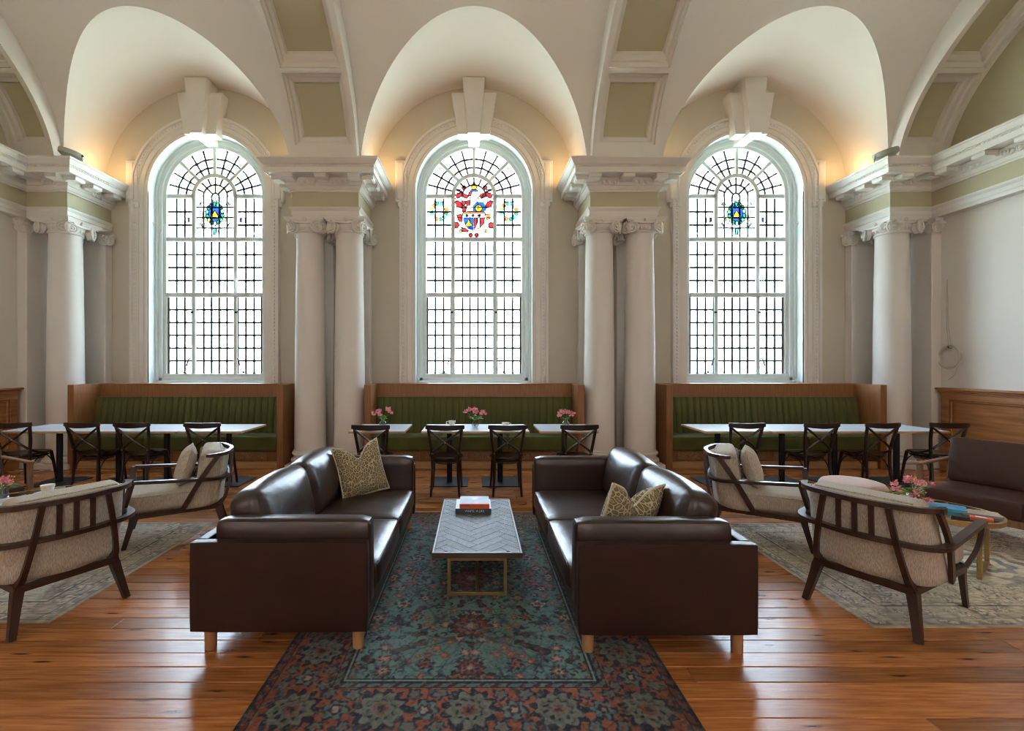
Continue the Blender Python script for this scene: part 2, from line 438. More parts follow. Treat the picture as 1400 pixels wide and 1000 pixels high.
# coffered ribs
RA, RB, RZ = 4.33, 2.40, 4.50
def ribp(t, d=0.0):
    """point of the rib face at t, pushed d towards the vault"""
    y, z = RA*cos(t), RB*sin(t)
    nx, nz = cos(t)/RA, sin(t)/RB; l = sqrt(nx*nx+nz*nz)
    return YC+y+d*nx/l, RZ+z+d*nz/l
half = [(.165, .505), (.526, .965), (.99, 1.40)]
coffers = half+[(1.425, PI-1.425)]+[(PI-b, PI-a) for a, b in half[::-1]]
def rib(name, x0, x1, label):
    root = empty(name, label=label, cat='ceiling rib', kind='structure')
    body = MB(); n = 8
    def strip(xa, xb, ta, tb, da=0, db=0, n=n):
        P = [[(xa, *ribp(ta+(tb-ta)*k/n, da)) for k in range(n+1)], [(xb, *ribp(ta+(tb-ta)*k/n, db)) for k in range(n+1)]]
        body.grid(P)
    def sidew(x, flip):
        N_ = 70; P = [[], []]
        for k in range(N_+1):
            t = PI*k/N_; P[0].append((x, *ribp(t))); y, z = vault(t); P[1].append((x, YC+(y-YC)*1.03, VZ+(z-VZ)*1.03+.02))
        body.grid(P, flip=flip)
    sidew(x0, False); sidew(x1, True)
    edges = [0.02]
    for a, b in coffers: edges += [a, b]
    edges.append(PI-.02)
    for k in range(0, len(edges), 2): strip(x0, x1, edges[k], edges[k+1], n=3)
    bx = .085 if x1-x0 > .9 else .07
    steps = [(0, 0), (.0, .05), (.035, .06), (.045, .10), (.085, .12), (.10, .17)]
    for a, b in coffers:
        m = (b-a)
        strip(x0, x0+bx, a, b); strip(x1-bx, x1, a, b)
        for (o1, d1), (o2, d2) in zip(steps[:-1], steps[1:]):
            q1, q2 = o1*.5/1.0, o2*.5/1.0
            ta1, tb1, ta2, tb2 = a+q1, b-q1, a+q2, b-q2
            xa1, xb1, xa2, xb2 = x0+bx+o1, x1-bx-o1, x0+bx+o2, x1-bx-o2
            L_ = lambda xs, ts, d: [(xs, *ribp(ts[0]+(ts[1]-ts[0])*k/n, d)) for k in range(n+1)]
            body.grid([L_(xa1, (ta1, tb1), d1), L_(xa2, (ta2, tb2), d2)])
            body.grid([L_(xb2, (ta2, tb2), d2), L_(xb1, (ta1, tb1), d1)])
            body.quad((xa1, *ribp(ta1, d1)), (xb1, *ribp(ta1, d1)), (xb2, *ribp(ta2, d2)), (xa2, *ribp(ta2, d2)))
            body.quad((xa1, *ribp(tb1, d1)), (xa2, *ribp(tb2, d2)), (xb2, *ribp(tb2, d2)), (xb1, *ribp(tb1, d1)))
        o, d = steps[-1]; pm = MB()
        P = [[(xx, *ribp(a+o*.5+(b-a-o)*k/n, d)) for k in range(n+1)] for xx in (x0+bx+o, x1-bx-o)]
        pm.grid(P); obj('coffer_panel', pm, M['olive'], root, smooth=180)
    obj('rib_body', body, M['white'], root, smooth=25)
    return root
rib('trim_1', -7.02, -6.36, 'coffered ceiling rib against the end wall beside the first window vault')
rib('trim_2', -2.79, -1.785, 'coffered ceiling rib above the paired columns between first and middle window')
rib('trim_3', 1.765, 2.78, 'coffered ceiling rib above the paired columns between middle and last window')
rib('trim_4', 6.385, 7.14, 'coffered ceiling rib against the end wall above the cable coil')

# ------------------------------------------------------------------ entablatures
ARCH = [(0, 3.83), (0, 3.885), (.012, 3.885), (.012, 3.945), (.022, 3.955), (.04, 3.975), (.045, 4.0), (0, 4.002)]
FRI = [(0, 4.0), (0, 4.24)]
COR = [(0, 4.235), (.02, 4.235), (.02, 4.262), (.035, 4.27), (.055, 4.30), (.06, 4.318), (.075, 4.318), (.075, 4.437), (.272, 4.437), (.272, 4.425), (.292, 4.425),
       (.292, 4.508), (.302, 4.508), (.302, 4.532), (.318, 4.538), (.345, 4.572), (.362, 4.598), (.372, 4.60), (.372, 4.63), (0, 4.632)]
def sweep_profile(mb, path, prof):
    n = len(path); cols = []
    def nrm(a, b):
        dx, dy = b[0]-a[0], b[1]-a[1]; l = sqrt(dx*dx+dy*dy); return dy/l, -dx/l
    for i, p in enumerate(path):
        if i == 0: o = nrm(path[0], path[1])
        elif i == n-1: o = nrm(path[-2], path[-1])
        else:
            a, b = nrm(path[i-1], p), nrm(p, path[i+1]); k = 1+a[0]*b[0]+a[1]*b[1]; o = ((a[0]+b[0])/k, (a[1]+b[1])/k)
        cols.append([(p[0]+o[0]*q, p[1]+o[1]*q, z) for q, z in prof])
    mb.grid(cols)
def seg_items(path, pitch, first=.0, ends=True):
    out = []
    for a, b in zip(path[:-1], path[1:]):
        dx, dy = b[0]-a[0], b[1]-a[1]; l = sqrt(dx*dx+dy*dy); out.append((a, (dx/l, dy/l), (dy/l, -dx/l), l))
    return out
MODW, MODH = .17, .072
def modillion_mesh():
    mb = MB()
    pr = [(.075, 4.362), (.10, 4.352), (.13, 4.37), (.19, 4.372), (.235, 4.362), (.255, 4.375), (.255, 4.437), (.075, 4.437)]
    mb.prism(pr, lambda a, b, d: (d, a, b), -MODW/2, MODW/2)
    mb.box(-MODW/2-.012, MODW/2+.012, .07, .268, 4.418, 4.438)
    me = bpy.data.meshes.new('modillion'); me.from_pydata(mb.v, [], mb.f); me.materials.append(M['white']); return me
MOD = modillion_mesh()
def egg_mesh():
    mb = MB()
    for k in range(3):
        x = (-1+k)*.085
        mb.ball((x, .082, 4.352), (.026, .02, .034), 8, 5)
        mb.bar([(x-.036, .085, 4.392), (x-.034, .088, 4.345), (x, .086, 4.312), (x+.034, .088, 4.345), (x+.036, .085, 4.392)], .010, .010, side=(0, 1, 0))
    me = bpy.data.meshes.new('egg_ornament'); me.from_pydata(mb.v, [], mb.f); me.shade_smooth(); me.materials.append(M['white']); return me
EGG = egg_mesh()
def entablature(name, path, label, mods):
    """mods: per segment list of distances along it where a modillion stands"""
    root = empty(name, label=label, cat='entablature', kind='structure')
    mb = MB(); sweep_profile(mb, path, ARCH); obj('architrave', mb, M['white'], root, smooth=25)
    mb = MB(); sweep_profile(mb, path, FRI); obj('frieze', mb, M['olive'], root, smooth=0)
    mb = MB(); sweep_profile(mb, path, COR); obj('cornice', mb, M['white'], root, smooth=25)
    bead = MB()
    segs = seg_items(path, .5)
    for i, (a, t, nrm, l) in enumerate(segs):
        ang = math.atan2(t[1], t[0])
        for d in mods[i]:
            o = obj('modillion', None, None, root, (a[0]+t[0]*d, a[1]+t[1]*d, 0), (0, 0, ang+PI), mesh=MOD)
        ds = sorted(mods[i])
        for d0, d1 in zip(ds[:-1], ds[1:]):
            if d1-d0 > .36:
                d = (d0+d1)/2; obj('egg_ornament', None, None, root, (a[0]+t[0]*d, a[1]+t[1]*d, 0), (0, 0, ang+PI), mesh=EGG)
        n = int((l+.5)/.05)
        for k in range(n):
            d = -.25+(l+.5)*(k+.5)/n
            if d < (-.28 if i else 0) or d > l+(.28 if i < len(segs)-1 else 0): continue
            p = (a[0]+t[0]*d+nrm[0]*.302, a[1]+t[1]*d+nrm[1]*.302)
            q = Matrix.Translation((p[0], p[1], 4.52)) @ Matrix.Rotation(ang, 4, 'Z')
            bead.box(-.016, .016, -.009, .009, -.009, .009, m=q)
    tag(obj('bead_course', bead, M['white'], root, smooth=0), kind='stuff')
    return root
# soffit closing slab and inner core so the blocks are solid
def block(name, x0, x1, label):
    yf = 7.01; c = (x1-x0)/2
    r = entablature(name, [(x0, YB), (x0, yf), (x1, yf), (x1, YB)], label,
                    [[.20, .62, .93], [.07-.05, c, x1-x0-.02], [-.08, .23, .65]])
    mb = MB().box(x0+.002, x1-.002, yf+.002, YB, 3.835, 4.61); obj('core', mb, M['white'], r, smooth=0)
    return r
block('trim_5', -2.81, -1.79, 'entablature block with brackets over the paired columns beside the first window')
block('trim_6', 1.76, 2.79, 'entablature block with brackets over the paired columns beside the last window')
XFL, XFR = -6.885, 7.0
sm = [.6+.495*k for k in range(19)]
r = entablature('trim_7', [(XFL, YF), (XFL, 7.01), (-6.26, 7.01), (-6.26, YB)], 'entablature with brackets running round the corner column of the first bay',
            [[9.69-.02-.36-.495*k for k in range(19)], [.22, .60], [-.06, .26, .66]])
mb = MB().box(XL, -6.262, 7.012, YB, 3.835, 4.61); mb.box(XL, XFL-.002, YF, 7.02, 3.835, 4.61); obj('core', mb, M['white'], r, smooth=0)
r = entablature('trim_8', [(6.36, YB), (6.36, 7.01), (XFR, 7.01), (XFR, YF)], 'entablature with brackets running round the corner column near the cable coil',
            [[.20, .60, .91], [.04, .42], [.38+.495*k for k in range(19)]])
mb = MB().box(6.362, XR, 7.012, YB, 3.835, 4.61); mb.box(XFR+.002, XR, YF, 7.02, 3.835, 4.61); obj('core', mb, M['white'], r, smooth=0)

# ------------------------------------------------------------------ columns
def column_meshes():
    sh = MB(); pr = []
    for k in range(17):
        u = k/16; z = .25+u*3.36; r = .237-(.237-.204)*(u**1.7)
        pr.append((r, z))
    pr = [(.252, .25), (.252, .262), (.24, .275)]+pr[1:]+[(.204, 3.615), (.222, 3.62), (.228, 3.632), (.222, 3.645), (.204, 3.65), (.204, 3.68)]
    sh.lathe(pr, 48)
    ba = MB(); ba.box(-.29, .29, -.29, .29, 0, .075, .006)
    tor = lambda r0, z0, rr: [(r0+rr*sin(PI*k/8), z0-rr*cos(PI*k/8)+rr) for k in range(9)]
    ba.lathe([(.25, .075)]+tor(.252, .075, .036)+[(.256, .152), (.245, .16), (.236, .175), (.242, .19)]+tor(.245, .192, .028)+[(.24, .252)], 48)
    cp = capital()
    return sh, ba, cp
def capital():
    mb = MB()
    # echinus with eggs
    mb.lathe([(.205, 3.64), (.215, 3.655), (.245, 3.70), (.25, 3.735), (.235, 3.75)], 32)
    for k in range(24):
        a = 2*PI*k/24; mb.ball((.236*cos(a), .236*sin(a), 3.685), (.018, .018, .026), 6, 4)
    # concave abacus
    pts = []
    for f in range(4):
        for k in range(9):
            u = -1+2*k/8; dx = u*.298; dy = -.298+.05*(1-u*u)
            a = f*PI/2; pts.append((dx*cos(a)-dy*sin(a), dx*sin(a)+dy*cos(a)))
    for z0, z1, s_ in ((3.765, 3.785, .95), (3.785, 3.81, 1.0), (3.81, 3.832, 1.03)):
        mb.prism([(x*s_, y*s_) for x, y in pts], lambda a, b, d: (a, b, d), z0, z1)
    for f in range(4):
        R = Matrix.Rotation(f*PI/2, 4, 'Z')
        mb.ball(tuple(R @ Vector((0, -.252, 3.797))), (.03, .03, .035), 8, 6)
        # canalis between the volutes
        mb.bar([tuple(R @ Vector((x, y, z))) for x, y, z in ((-.19, -.268, 3.766), (-.09, -.252, 3.755), (0, -.248, 3.748), (.09, -.252, 3.755), (.19, -.268, 3.766))], .05, .028)
        for sx in (-1, 1):
            ctr = Vector((sx*.195, -.262, 3.688)); ay = sx*math.radians(28)
            Q = R @ Matrix.Translation(ctr) @ Matrix.Rotation(ay, 4, 'Z')
            # backing disc
            mb.add([tuple(Q @ Vector((.082*cos(2*PI*k/20), d, .082*sin(2*PI*k/20)))) for d in (.022, .07) for k in range(20)],
                   [tuple(range(20)), tuple(range(20, 40))[::-1]]+[(k, 20+k, 20+(k+1) % 20, (k+1) % 20) for k in range(20)])
            sp = []
            for k in range(40):
                u = k/39; a = PI/2+sx*(-1)*u*2.35*2*PI*-1
                rr = .082*(1-u)**.9+.012
                sp.append(tuple(Q @ Vector((-sx*rr*cos(a)*-1, -.004-.012*u, rr*sin(a)))))
            mb.tube(sp, [.0165-.007*k/39 for k in range(40)], 6)
            mb.ball(tuple(Q @ Vector((0, -.012, 0))), .02, 8, 5)
    # diagonal scroll bodies
    for k in range(4):
        a = PI/4+k*PI/2; c, s_ = cos(a), sin(a)
        mb.ball((.315*c, .315*s_, 3.69), (.05, .05, .085), 10, 6)
        mb.tube([(.22*c, .22*s_, 3.76), (.30*c, .30*s_, 3.755), (.35*c, .35*s_, 3.70), (.335*c, .335*s_, 3.64)], .028, 8)
    return mb
shm, bam, cpm = column_meshes()
col0 = empty('column', (-2.598, 7.2, 0), label='white ionic column, outer one of the pair beside the first window', cat='column', kind='structure')
obj('shaft', shm, M['white'], col0, smooth=35); obj('base', bam, M['white'], col0, smooth=30); CAP = obj('capital', cpm, M['white'], col0, smooth=40)
for x, lb in ((-1.981, 'white ionic column, pair beside the middle window, on the side of the first window'),
              (1.947, 'white ionic column between middle window and its twin near the last window'),
              (2.587, 'white ionic column nearest the last window of its pair'),
              (-6.45, 'white ionic corner column beside the first banquette'), (6.555, 'white ionic corner column near the cable coil')):
    copy_tree(col0, (x, 7.2, 0), 0, lb)
# pilasters on the window wall behind each column and on the end walls
def pilaster(name, ctr, axis, label):
    r = empty(name, label=label, cat='pilaster', kind='structure')
    x, y = ctr; w = .205; mb = MB()
    if axis == 'y': mb.box(x-w, x+w, 7.71, YB, .2, 3.70, .008); mb.box(x-w-.03, x+w+.03, 7.67, YB, 0, .2, .01)
    else:
        x0, x1 = (x, XR) if x > 0 else (XL, x)
        mb.box(x0, x1, y-w, y+w, .2, 3.70, .008); mb.box(x0-(.04 if x > 0 else 0), x1+(0 if x > 0 else .04), y-w-.03, y+w+.03, 0, .2, .01)
    obj('shaft', mb, M['white'], r, smooth=0)
    o = obj('capital', None, None, r, mesh=CAP.data)
    if axis == 'y': o.location = (x, 7.86, 0); o.scale = (.98, .62, 1)
    else: o.location = (XR if x > 0 else XL, y, 0); o.scale = (.62, .98, 1)
    return r
for i, x in enumerate((-2.598, -1.981, 1.947, 2.587, -6.45, 6.555)):
    pilaster('pilaster', (x, 7.7), 'y', 'flat pilaster on the window wall directly behind ' + ('the outer column of the first pair', 'the inner column of the first pair', 'the inner column of the second pair', 'the outer column of the second pair', 'the first corner column', 'the last corner column')[i])
pilaster('pilaster', (6.985, 7.2), 'x', 'flat pilaster on the end wall beside the cable coil')
pilaster('pilaster', (-6.87, 7.2), 'x', 'flat pilaster on the end wall at the first corner column')

# ------------------------------------------------------------------ windows
YG = 8.13
def arch_path(h, zc, zbot, n=28):
    return [(-h, zbot)]+[(-h*cos(PI*k/n), zc+h*sin(PI*k/n)) for k in range(n+1)]+[(h, zbot)]
def ring(mb, cx, prof, h, zc, zbot, n=28, my=lambda y: y):
    """prof: (outward offset from half-width h, y)"""
    cols = []
    for q, y in prof: cols.append([(cx+a, my(y), z) for a, z in arch_path(h+q, zc, zbot, n)])
    mb.grid(cols)
GL = {}
def stained(name, col):
    if name not in GL: GL[name] = glass('stained_'+name, col, .04, .1)
    return GL[name]
STN0 = dict(red=(.075, .004, .004), gold=(.20, .10, .005), blue=(.004, .016, .09), green=(.006, .05, .022), teal=(.02, .10, .11), orange=(.16, .035, .006),
           sky=(.06, .14, .19), white=(.55, .55, .56), lime=(.07, .11, .02), pink=(.17, .05, .09), navy=(.006, .008, .03))
STN = {k: tuple(min(.98, sqrt(c)*1.0) for c in v) for k, v in STN0.items()}
PANE_MESH = {}
def pane_mesh(w, h):
    k = (round(w, 3), round(h, 3))
    if k not in PANE_MESH:
        me = bpy.data.meshes.new('pane'); b = MB().box(-w/2, w/2, -.003, .003, -h/2, h/2); me.from_pydata(b.v, [], b.f); me.materials.append(M['pane']); PANE_MESH[k] = me
    return PANE_MESH[k]
def window(n, cx, crest, label):
    root = empty('window_%d' % n, label=label, cat='window', kind='structure')
    # reveal
    mb = MB(); ring(mb, cx, [(0, 7.84), (0, 8.35)], OPH, OPZ, SILL); mb.box(cx-OPH, cx+OPH, 7.86, 8.35, SILL-.06, SILL+.01)
    obj('reveal', mb, M['sash'], root, smooth=40)
    # moulded surround with ears
    mb = MB()
    pr = [(0, 7.87), (0, 7.835), (.05, 7.835), (.055, 7.82), (.13, 7.82), (.14, 7.805), (.155, 7.805), (.16, 7.80), (.215, 7.795), (.225, 7.77), (.262, 7.77), (.262, 7.87)]
    ring(mb, cx, pr, OPH, OPZ, 1.2)
    for s_ in (-1, 1):
        a, b = sorted((cx+s_*1.14, cx+s_*1.345)); mb.box(a, b, 7.785, 7.87, 4.36, 5.075, .012)
        a, b = sorted((cx+s_*1.20, cx+s_*1.31)); mb.box(a, b, 7.765, 7.80, 4.40, 5.035, .01)
        a, b = sorted((cx+s_*1.12, cx+s_*1.30)); mb.box(a, b, 7.79, 7.87, 4.28, 4.37, .01)
    obj('surround', mb, M['white'], root, smooth=25)
    bd = MB()
    path = arch_path(OPH+.187, OPZ, 1.22, 60); L_ = 0
    for (a, z), (b, z2) in zip(path[:-1], path[1:]):
        d = sqrt((b-a)**2+(z2-z)**2); k = L_
        while k < d:
            u = k/d; bd.box(cx+a+(b-a)*u-.015, cx+a+(b-a)*u+.015, 7.778, 7.80, z+(z2-z)*u-.017, z+(z2-z)*u+.017, .01); k += .062
        L_ = k-d
    tag(obj('bead_moulding', bd, M['white'], root, smooth=0), kind='stuff')
    # keystone
    mb = MB(); f3 = lambda a, b, d: (cx+a, d, b)
    mb.prism([(-.265, 5.46), (.265, 5.46), (.38, 6.15), (-.38, 6.15)], f3, 7.87, 7.66)
    obj('keystone_shoulder', mb, M['white'], root, smooth=0)
    mb = MB(); mb.prism([(-.10, 5.42), (.10, 5.42), (.185, 6.34), (-.185, 6.34)], f3, 7.87, 7.54)
    mb.box(cx-.095, cx+.095, 7.60, 8.04, 5.425, 5.60); obj('keystone', mb, M['white'], root, smooth=0)
    # sash frame
    mb = MB()
    ring(mb, cx, [(0, 8.20), (0, 8.02), (-.035, 8.02), (-.045, 8.05), (-.10, 8.05), (-.11, 8.075), (-.155, 8.085), (-.165, 8.10), (-.175, 8.16)], OPH, OPZ, 1.28)
    mb.box(cx-OPH, cx+OPH, 8.02, 8.2, SILL, 1.31, .01); mb.box(cx-.96, cx+.96, 8.05, 8.2, 1.30, 1.37, .008); mb.box(cx-.9, cx+.9, 8.075, 8.2, 1.36, 1.43, .01)
    obj('frame', mb, M['sash'], root, smooth=25)
    HW, MX, ZC = .832, .37, OPZ
    for s_ in (-1, 1):
        mb = MB().box(cx+s_*MX-.034, cx+s_*MX+.034, 8.085, 8.17, 1.42, ZC, .008); obj('mullion', mb, M['sash'], root, smooth=0)
        a, b = sorted((cx+s_*MX, cx+s_*HW)); mb = MB().box(a, b, 8.085, 8.17, ZC-.036, ZC+.036, .008); obj('transom', mb, M['sash'], root, smooth=0)
    for z, h in ((3.805, .036), (2.823, .038)):
        mb = MB().box(cx-HW-.01, cx+HW+.01, 8.07, 8.17, z-h, z+h, .008); obj('transom', mb, M['sash'], root, smooth=0)
    mb = MB(); ring(mb, cx, [(-.033, 8.17), (-.033, 8.085), (.033, 8.085), (.033, 8.17)], MX, ZC, ZC-.02, 20); obj('inner_arch', mb, M['sash'], root, smooth=30)
    for a in (PI/4, PI/2, 3*PI/4):
        mb = MB().bar([(cx+.39*cos(a), 8.128, ZC+.39*sin(a)), (cx+.84*cos(a), 8.128, ZC+.84*sin(a))], .052, .075, side=(0, 1, 0)); obj('radial_bar', mb, M['sash'], root, smooth=0)
    came = MB(); cw = .0145
    def vbar(x, z0, z1): came.box(cx+x-cw, cx+x+cw, YG-.012, YG+.012, z0, z1)
    def hbar(x0, x1, z): came.box(cx+x0, cx+x1, YG-.012, YG+.012, z-cw, z+cw)
    def light_grid(x0, x1, z0, z1, nc, nr):
        for k in range(1, nc): vbar(x0+(x1-x0)*k/nc, z0, z1)
        for k in range(1, nr): hbar(x0, x1, z0+(z1-z0)*k/nr)
        w, h = (x1-x0)/nc, (z1-z0)/nr; me = pane_mesh(w-.002, h-.002)
        for i in range(nc):
            for j in range(nr):
                obj('pane', None, None, root, (cx+x0+w*(i+.5), YG, z0+h*(j+.5)), mesh=me)
    for z0, z1, nr in ((1.43, 2.792, 6), (2.854, 3.776, 4)):
        light_grid(-HW, -MX-.027, z0, z1, 3, nr); light_grid(-MX+.027, MX-.027, z0, z1, 5, nr); light_grid(MX+.027, HW, z0, z1, 3, nr)
    for s_ in (-1, 1):
        a, b = sorted((s_*(MX+.027), s_*HW)); light_grid(a, b, 3.834, ZC-.03, 3, 3)
    cw = .011 if crest == 'side' else .005
    light_grid(-MX+.027, MX-.027, 3.834, ZC, 5, 4); cw = .0145
    # casement frames of the lower opening lights
    for s_ in (-1, 1):
        for x in (MX+.035, HW-.012):
            came.box(cx+s_*x-.012, cx+s_*x+.012, YG-.02, YG+.01, 1.43, 2.79)
    def sector(r0, r1, a0, a1):
        pts = [(r1*cos(a0+(a1-a0)*k/4), r1*sin(a0+(a1-a0)*k/4)) for k in range(5)]
        pts += ([(r0*cos(a1+(a0-a1)*k/4), r0*sin(a1+(a0-a1)*k/4)) for k in range(5)] if r0 > .01 else [(0, 0)])
        mb = MB().prism(pts, lambda a, b, d: (cx+a, d, ZC+b), YG-.003, YG+.003); obj('pane', mb, M['pane'], root, smooth=0)
    def arc(r, a0, a1):
        came.bar([(cx+r*cos(a0+(a1-a0)*k/10), YG, ZC+r*sin(a0+(a1-a0)*k/10)) for k in range(11)], .028, .024, side=(0, 1, 0))
    def rad(a, r0, r1): came.bar([(cx+r0*cos(a), YG, ZC+r0*sin(a)), (cx+r1*cos(a), YG, ZC+r1*sin(a))], .028, .024, side=(0, 1, 0))
    R_ = (.39, .525, .675, .84)
    for q in range(4):
        for i in range(3):
            for j in range(3): sector(R_[j], R_[j+1], q*PI/4+i*PI/12, q*PI/4+(i+1)*PI/12)
            if i: rad(q*PI/4+i*PI/12, .39, .84)
    arc(R_[1], 0, PI); arc(R_[2], 0, PI)
    if crest == 'side': r2 = (0.065, .215, .35)
    else: r2 = (.215, .35)
    for q in range(8):
        for a, b in zip(r2[:-1], r2[1:]): sector(a, b, q*PI/8, (q+1)*PI/8)
        sector(0, r2[0], q*PI/8, (q+1)*PI/8)
        if q: rad(q*PI/8, r2[-2], .35)
        if q % 2 == 0 and q and len(r2) > 2: rad(q*PI/8, r2[0], r2[1])
    for r_ in r2[:-1]: arc(r_, 0, PI)
    came2 = obj('leading', came, M['lead'], root, smooth=0)
    # small catches and stays of the casements
    st = MB()
    for s_ in (-1, 1):
        st.bar([(cx+s_*(MX+.045), 8.08, 1.70), (cx+s_*(MX+.065), 8.06, 1.685), (cx+s_*(MX+.10), 8.055, 1.57)], .018, .014, side=(0, 1, 0))
        st.box(cx+s_*.60-.15, cx+s_*.60+.15, 8.075, 8.095, 1.435, 1.45); st.box(cx+s_*.52-.012, cx+s_*.52+.012, 8.07, 8.09, 1.44, 1.475)
        st.box(cx+s_*(MX+.02)-.02, cx+s_*(MX+.02)+.02, 8.07, 8.09, 2.50, 2.53)
    obj('casement_catch', st, M['iron'], root, smooth=0)
    st = MB(); s_ = -1 if cx < -1 else 1
    if crest == 'side':
        st.bar([(cx+s_*.86, 8.04, 4.06), (cx+s_*.98, 7.93, 4.06), (cx+s_*.90, 8.0, 3.83), (cx+s_*.86, 8.04, 4.06)], .014, .014)
        st.bar([(cx-s_*.80, 8.07, 4.06), (cx-s_*.72, 8.0, 3.83)], .01, .01)
        st.bar([(cx+MX, 8.07, 3.14), (cx+MX+.06, 8.0, 3.0), (cx+MX, 8.05, 2.85), (cx+MX+.06, 8.0, 3.1), (cx+MX-.05, 8.0, 3.18)], .012, .012)
        obj('folding_stay', st, M['flat_white'], root, smooth=0)
    # stained glass
    px = YG/625/6.25
    def ringcut(col, outer, inner, ctr, X, Z, cr, d=0.0):
        def ray(poly, a):
            best = None; dx, dy = cos(a), sin(a)
            for (x1, y1), (x2, y2) in zip(poly, poly[1:]+poly[:1]):
                x1, x2, y1, y2 = x1-ctr[0], x2-ctr[0], y1-ctr[1], y2-ctr[1]
                ex, ey = x2-x1, y2-y1; den = dx*ey-dy*ex
                if abs(den) < 1e-9: continue
                t = (x1*ey-y1*ex)/den; u = (x1*dy-y1*dx)/den
                if t > 0 and -1e-6 <= u <= 1+1e-6: best = t if best is None else max(best, t)
            return best or 1
        K = 40; mb = MB()
        for q in range(K):
            a0, a1 = 2*PI*q/K, 2*PI*(q+1)/K
            pts = []
            for a, pl in ((a0, inner), (a0, outer), (a1, outer), (a1, inner)):
                t = ray(pl, a); pts.append((X(ctr[0]+t*cos(a)), Z(ctr[1]+t*sin(a))))
            mb.add([(cx+a, 8.105-d, b) for a, b in pts], [(0, 1, 2, 3)]); mb.add([(cx+a, 8.111-d, b) for a, b in pts], [(3, 2, 1, 0)])
        obj('glass_piece', mb, stained(col, STN[col]), cr, smooth=0)
    if crest == 'arms':
        X = lambda u: (u-490)*px; Z = lambda v: ZC-(v-563)*px
        cr = empty('armorial_glass', parent_dummy) if False else None
        cr = obj('armorial_glass', MB(), None, root, smooth=0)
        lead = MB()
        def piece(col, poly, d=0.0):
            pts = [(X(u), Z(v)) for u, v in poly]
            mb = MB().prism(pts, lambda a, b, e: (cx+a, e, b), 8.105-d, 8.111-d)
            obj('glass_piece', mb, stained(col, STN[col]), cr, smooth=0)
            lead.bar([(cx+a, 8.103-d, b) for a, b in pts], .017, .006, side=(0, 1, 0), closed=True)
        def disc(col, u, v, r, d=0.0): piece(col, [(u+r*cos(2*PI*k/10), v+r*sin(2*PI*k/10)) for k in range(10)], d)
        mir = lambda poly: [(980-u, v) for u, v in poly]
        piece('gold', [(490, 428), (503, 462), (516, 482), (506, 502), (474, 502), (464, 482), (478, 462)])
        piece('blue', [(462, 506), (518, 506), (524, 522), (456, 522)])
        for u in (403, 584): disc('red', u, 488, 18)
        for poly in ([(334, 548), (392, 530), (384, 556), (350, 576)], [(402, 536), (442, 560), (424, 578), (398, 566)],
                     [(332, 606), (372, 612), (388, 640), (384, 660), (346, 646)], [(384, 600), (416, 606), (414, 632), (390, 640)],
                     [(424, 606), (452, 596), (450, 634), (428, 640)], [(396, 646), (426, 650), (420, 684), (398, 690)],
                     [(346, 724), (382, 720), (388, 752), (382, 778), (360, 766)], [(384, 826), (414, 838), (440, 852), (432, 864), (398, 858)],
                     [(450, 530), (474, 524), (462, 556), (440, 552)]):
            mu_, mv_ = sum(p[0] for p in poly)/len(poly), sum(p[1] for p in poly)/len(poly)
            k0 = poly[0][0]; poly = [(mu_+(u-mu_)*1.2, mv_+(v-mv_)*1.2) for u, v in poly]
            piece('red', poly)
            if k0 not in (424, 396, 346, 450, 384): piece('red', mir(poly))
        piece('orange', [(540, 540), (576, 534), (570, 566), (548, 568)])
        piece('orange', [(594, 716), (632, 712), (628, 752), (596, 768)], .001)
        for poly in ([(340, 500), (380, 505), (388, 524), (345, 538)], [(330, 580), (372, 572), (380, 596), (340, 600)], [(430, 690), (470, 650), (486, 660), (484, 690)], [(452, 560), (530, 560), (520, 610), (462, 628)]):
            piece('white', poly); 
            if poly[0][0] < 400: piece('white', mir(poly))
        ringcut('blue', [(482, 640), (516, 608), (566, 608), (588, 638), (594, 672), (574, 698), (486, 698)], [(530+32*cos(2*PI*k/10), 664+32*sin(2*PI*k/10)) for k in range(10)], (530, 664), X, Z, cr)
        disc('gold', 530, 664, 31)
        piece('orange', [(398, 694), (582, 694), (582, 708), (398, 708)])
        piece('white', [(396, 708), (584, 708), (582, 744), (398, 744)])
        for u in (430, 482, 536): disc('navy', u, 727, 10, .008)
        bell = [(445, 754), (458, 784), (474, 802), (468, 818), (422, 818), (416, 802), (432, 784)]
        ringcut('blue', [(398, 744), (489, 744), (489, 858), (440, 838), (404, 790)], bell, (445, 800), X, Z, cr)
        piece('gold', bell)
        
        piece('red', [(491, 744), (518, 744), (512, 800), (491, 858)]); piece('red', [(544, 744), (582, 744), (576, 790), (545, 828)]); piece('white', [(520, 746), (541, 746), (543, 828), (515, 845)])
        
        for u, v in ((340, 806), (636, 808)): disc('red', u, v, 24)
        for u in (376, 592): disc('gold', u, 858, 12)
        for u in (462, 512): disc('red', u, 892, 17)
        obj('leading', lead, M['lead'], cr, smooth=0)
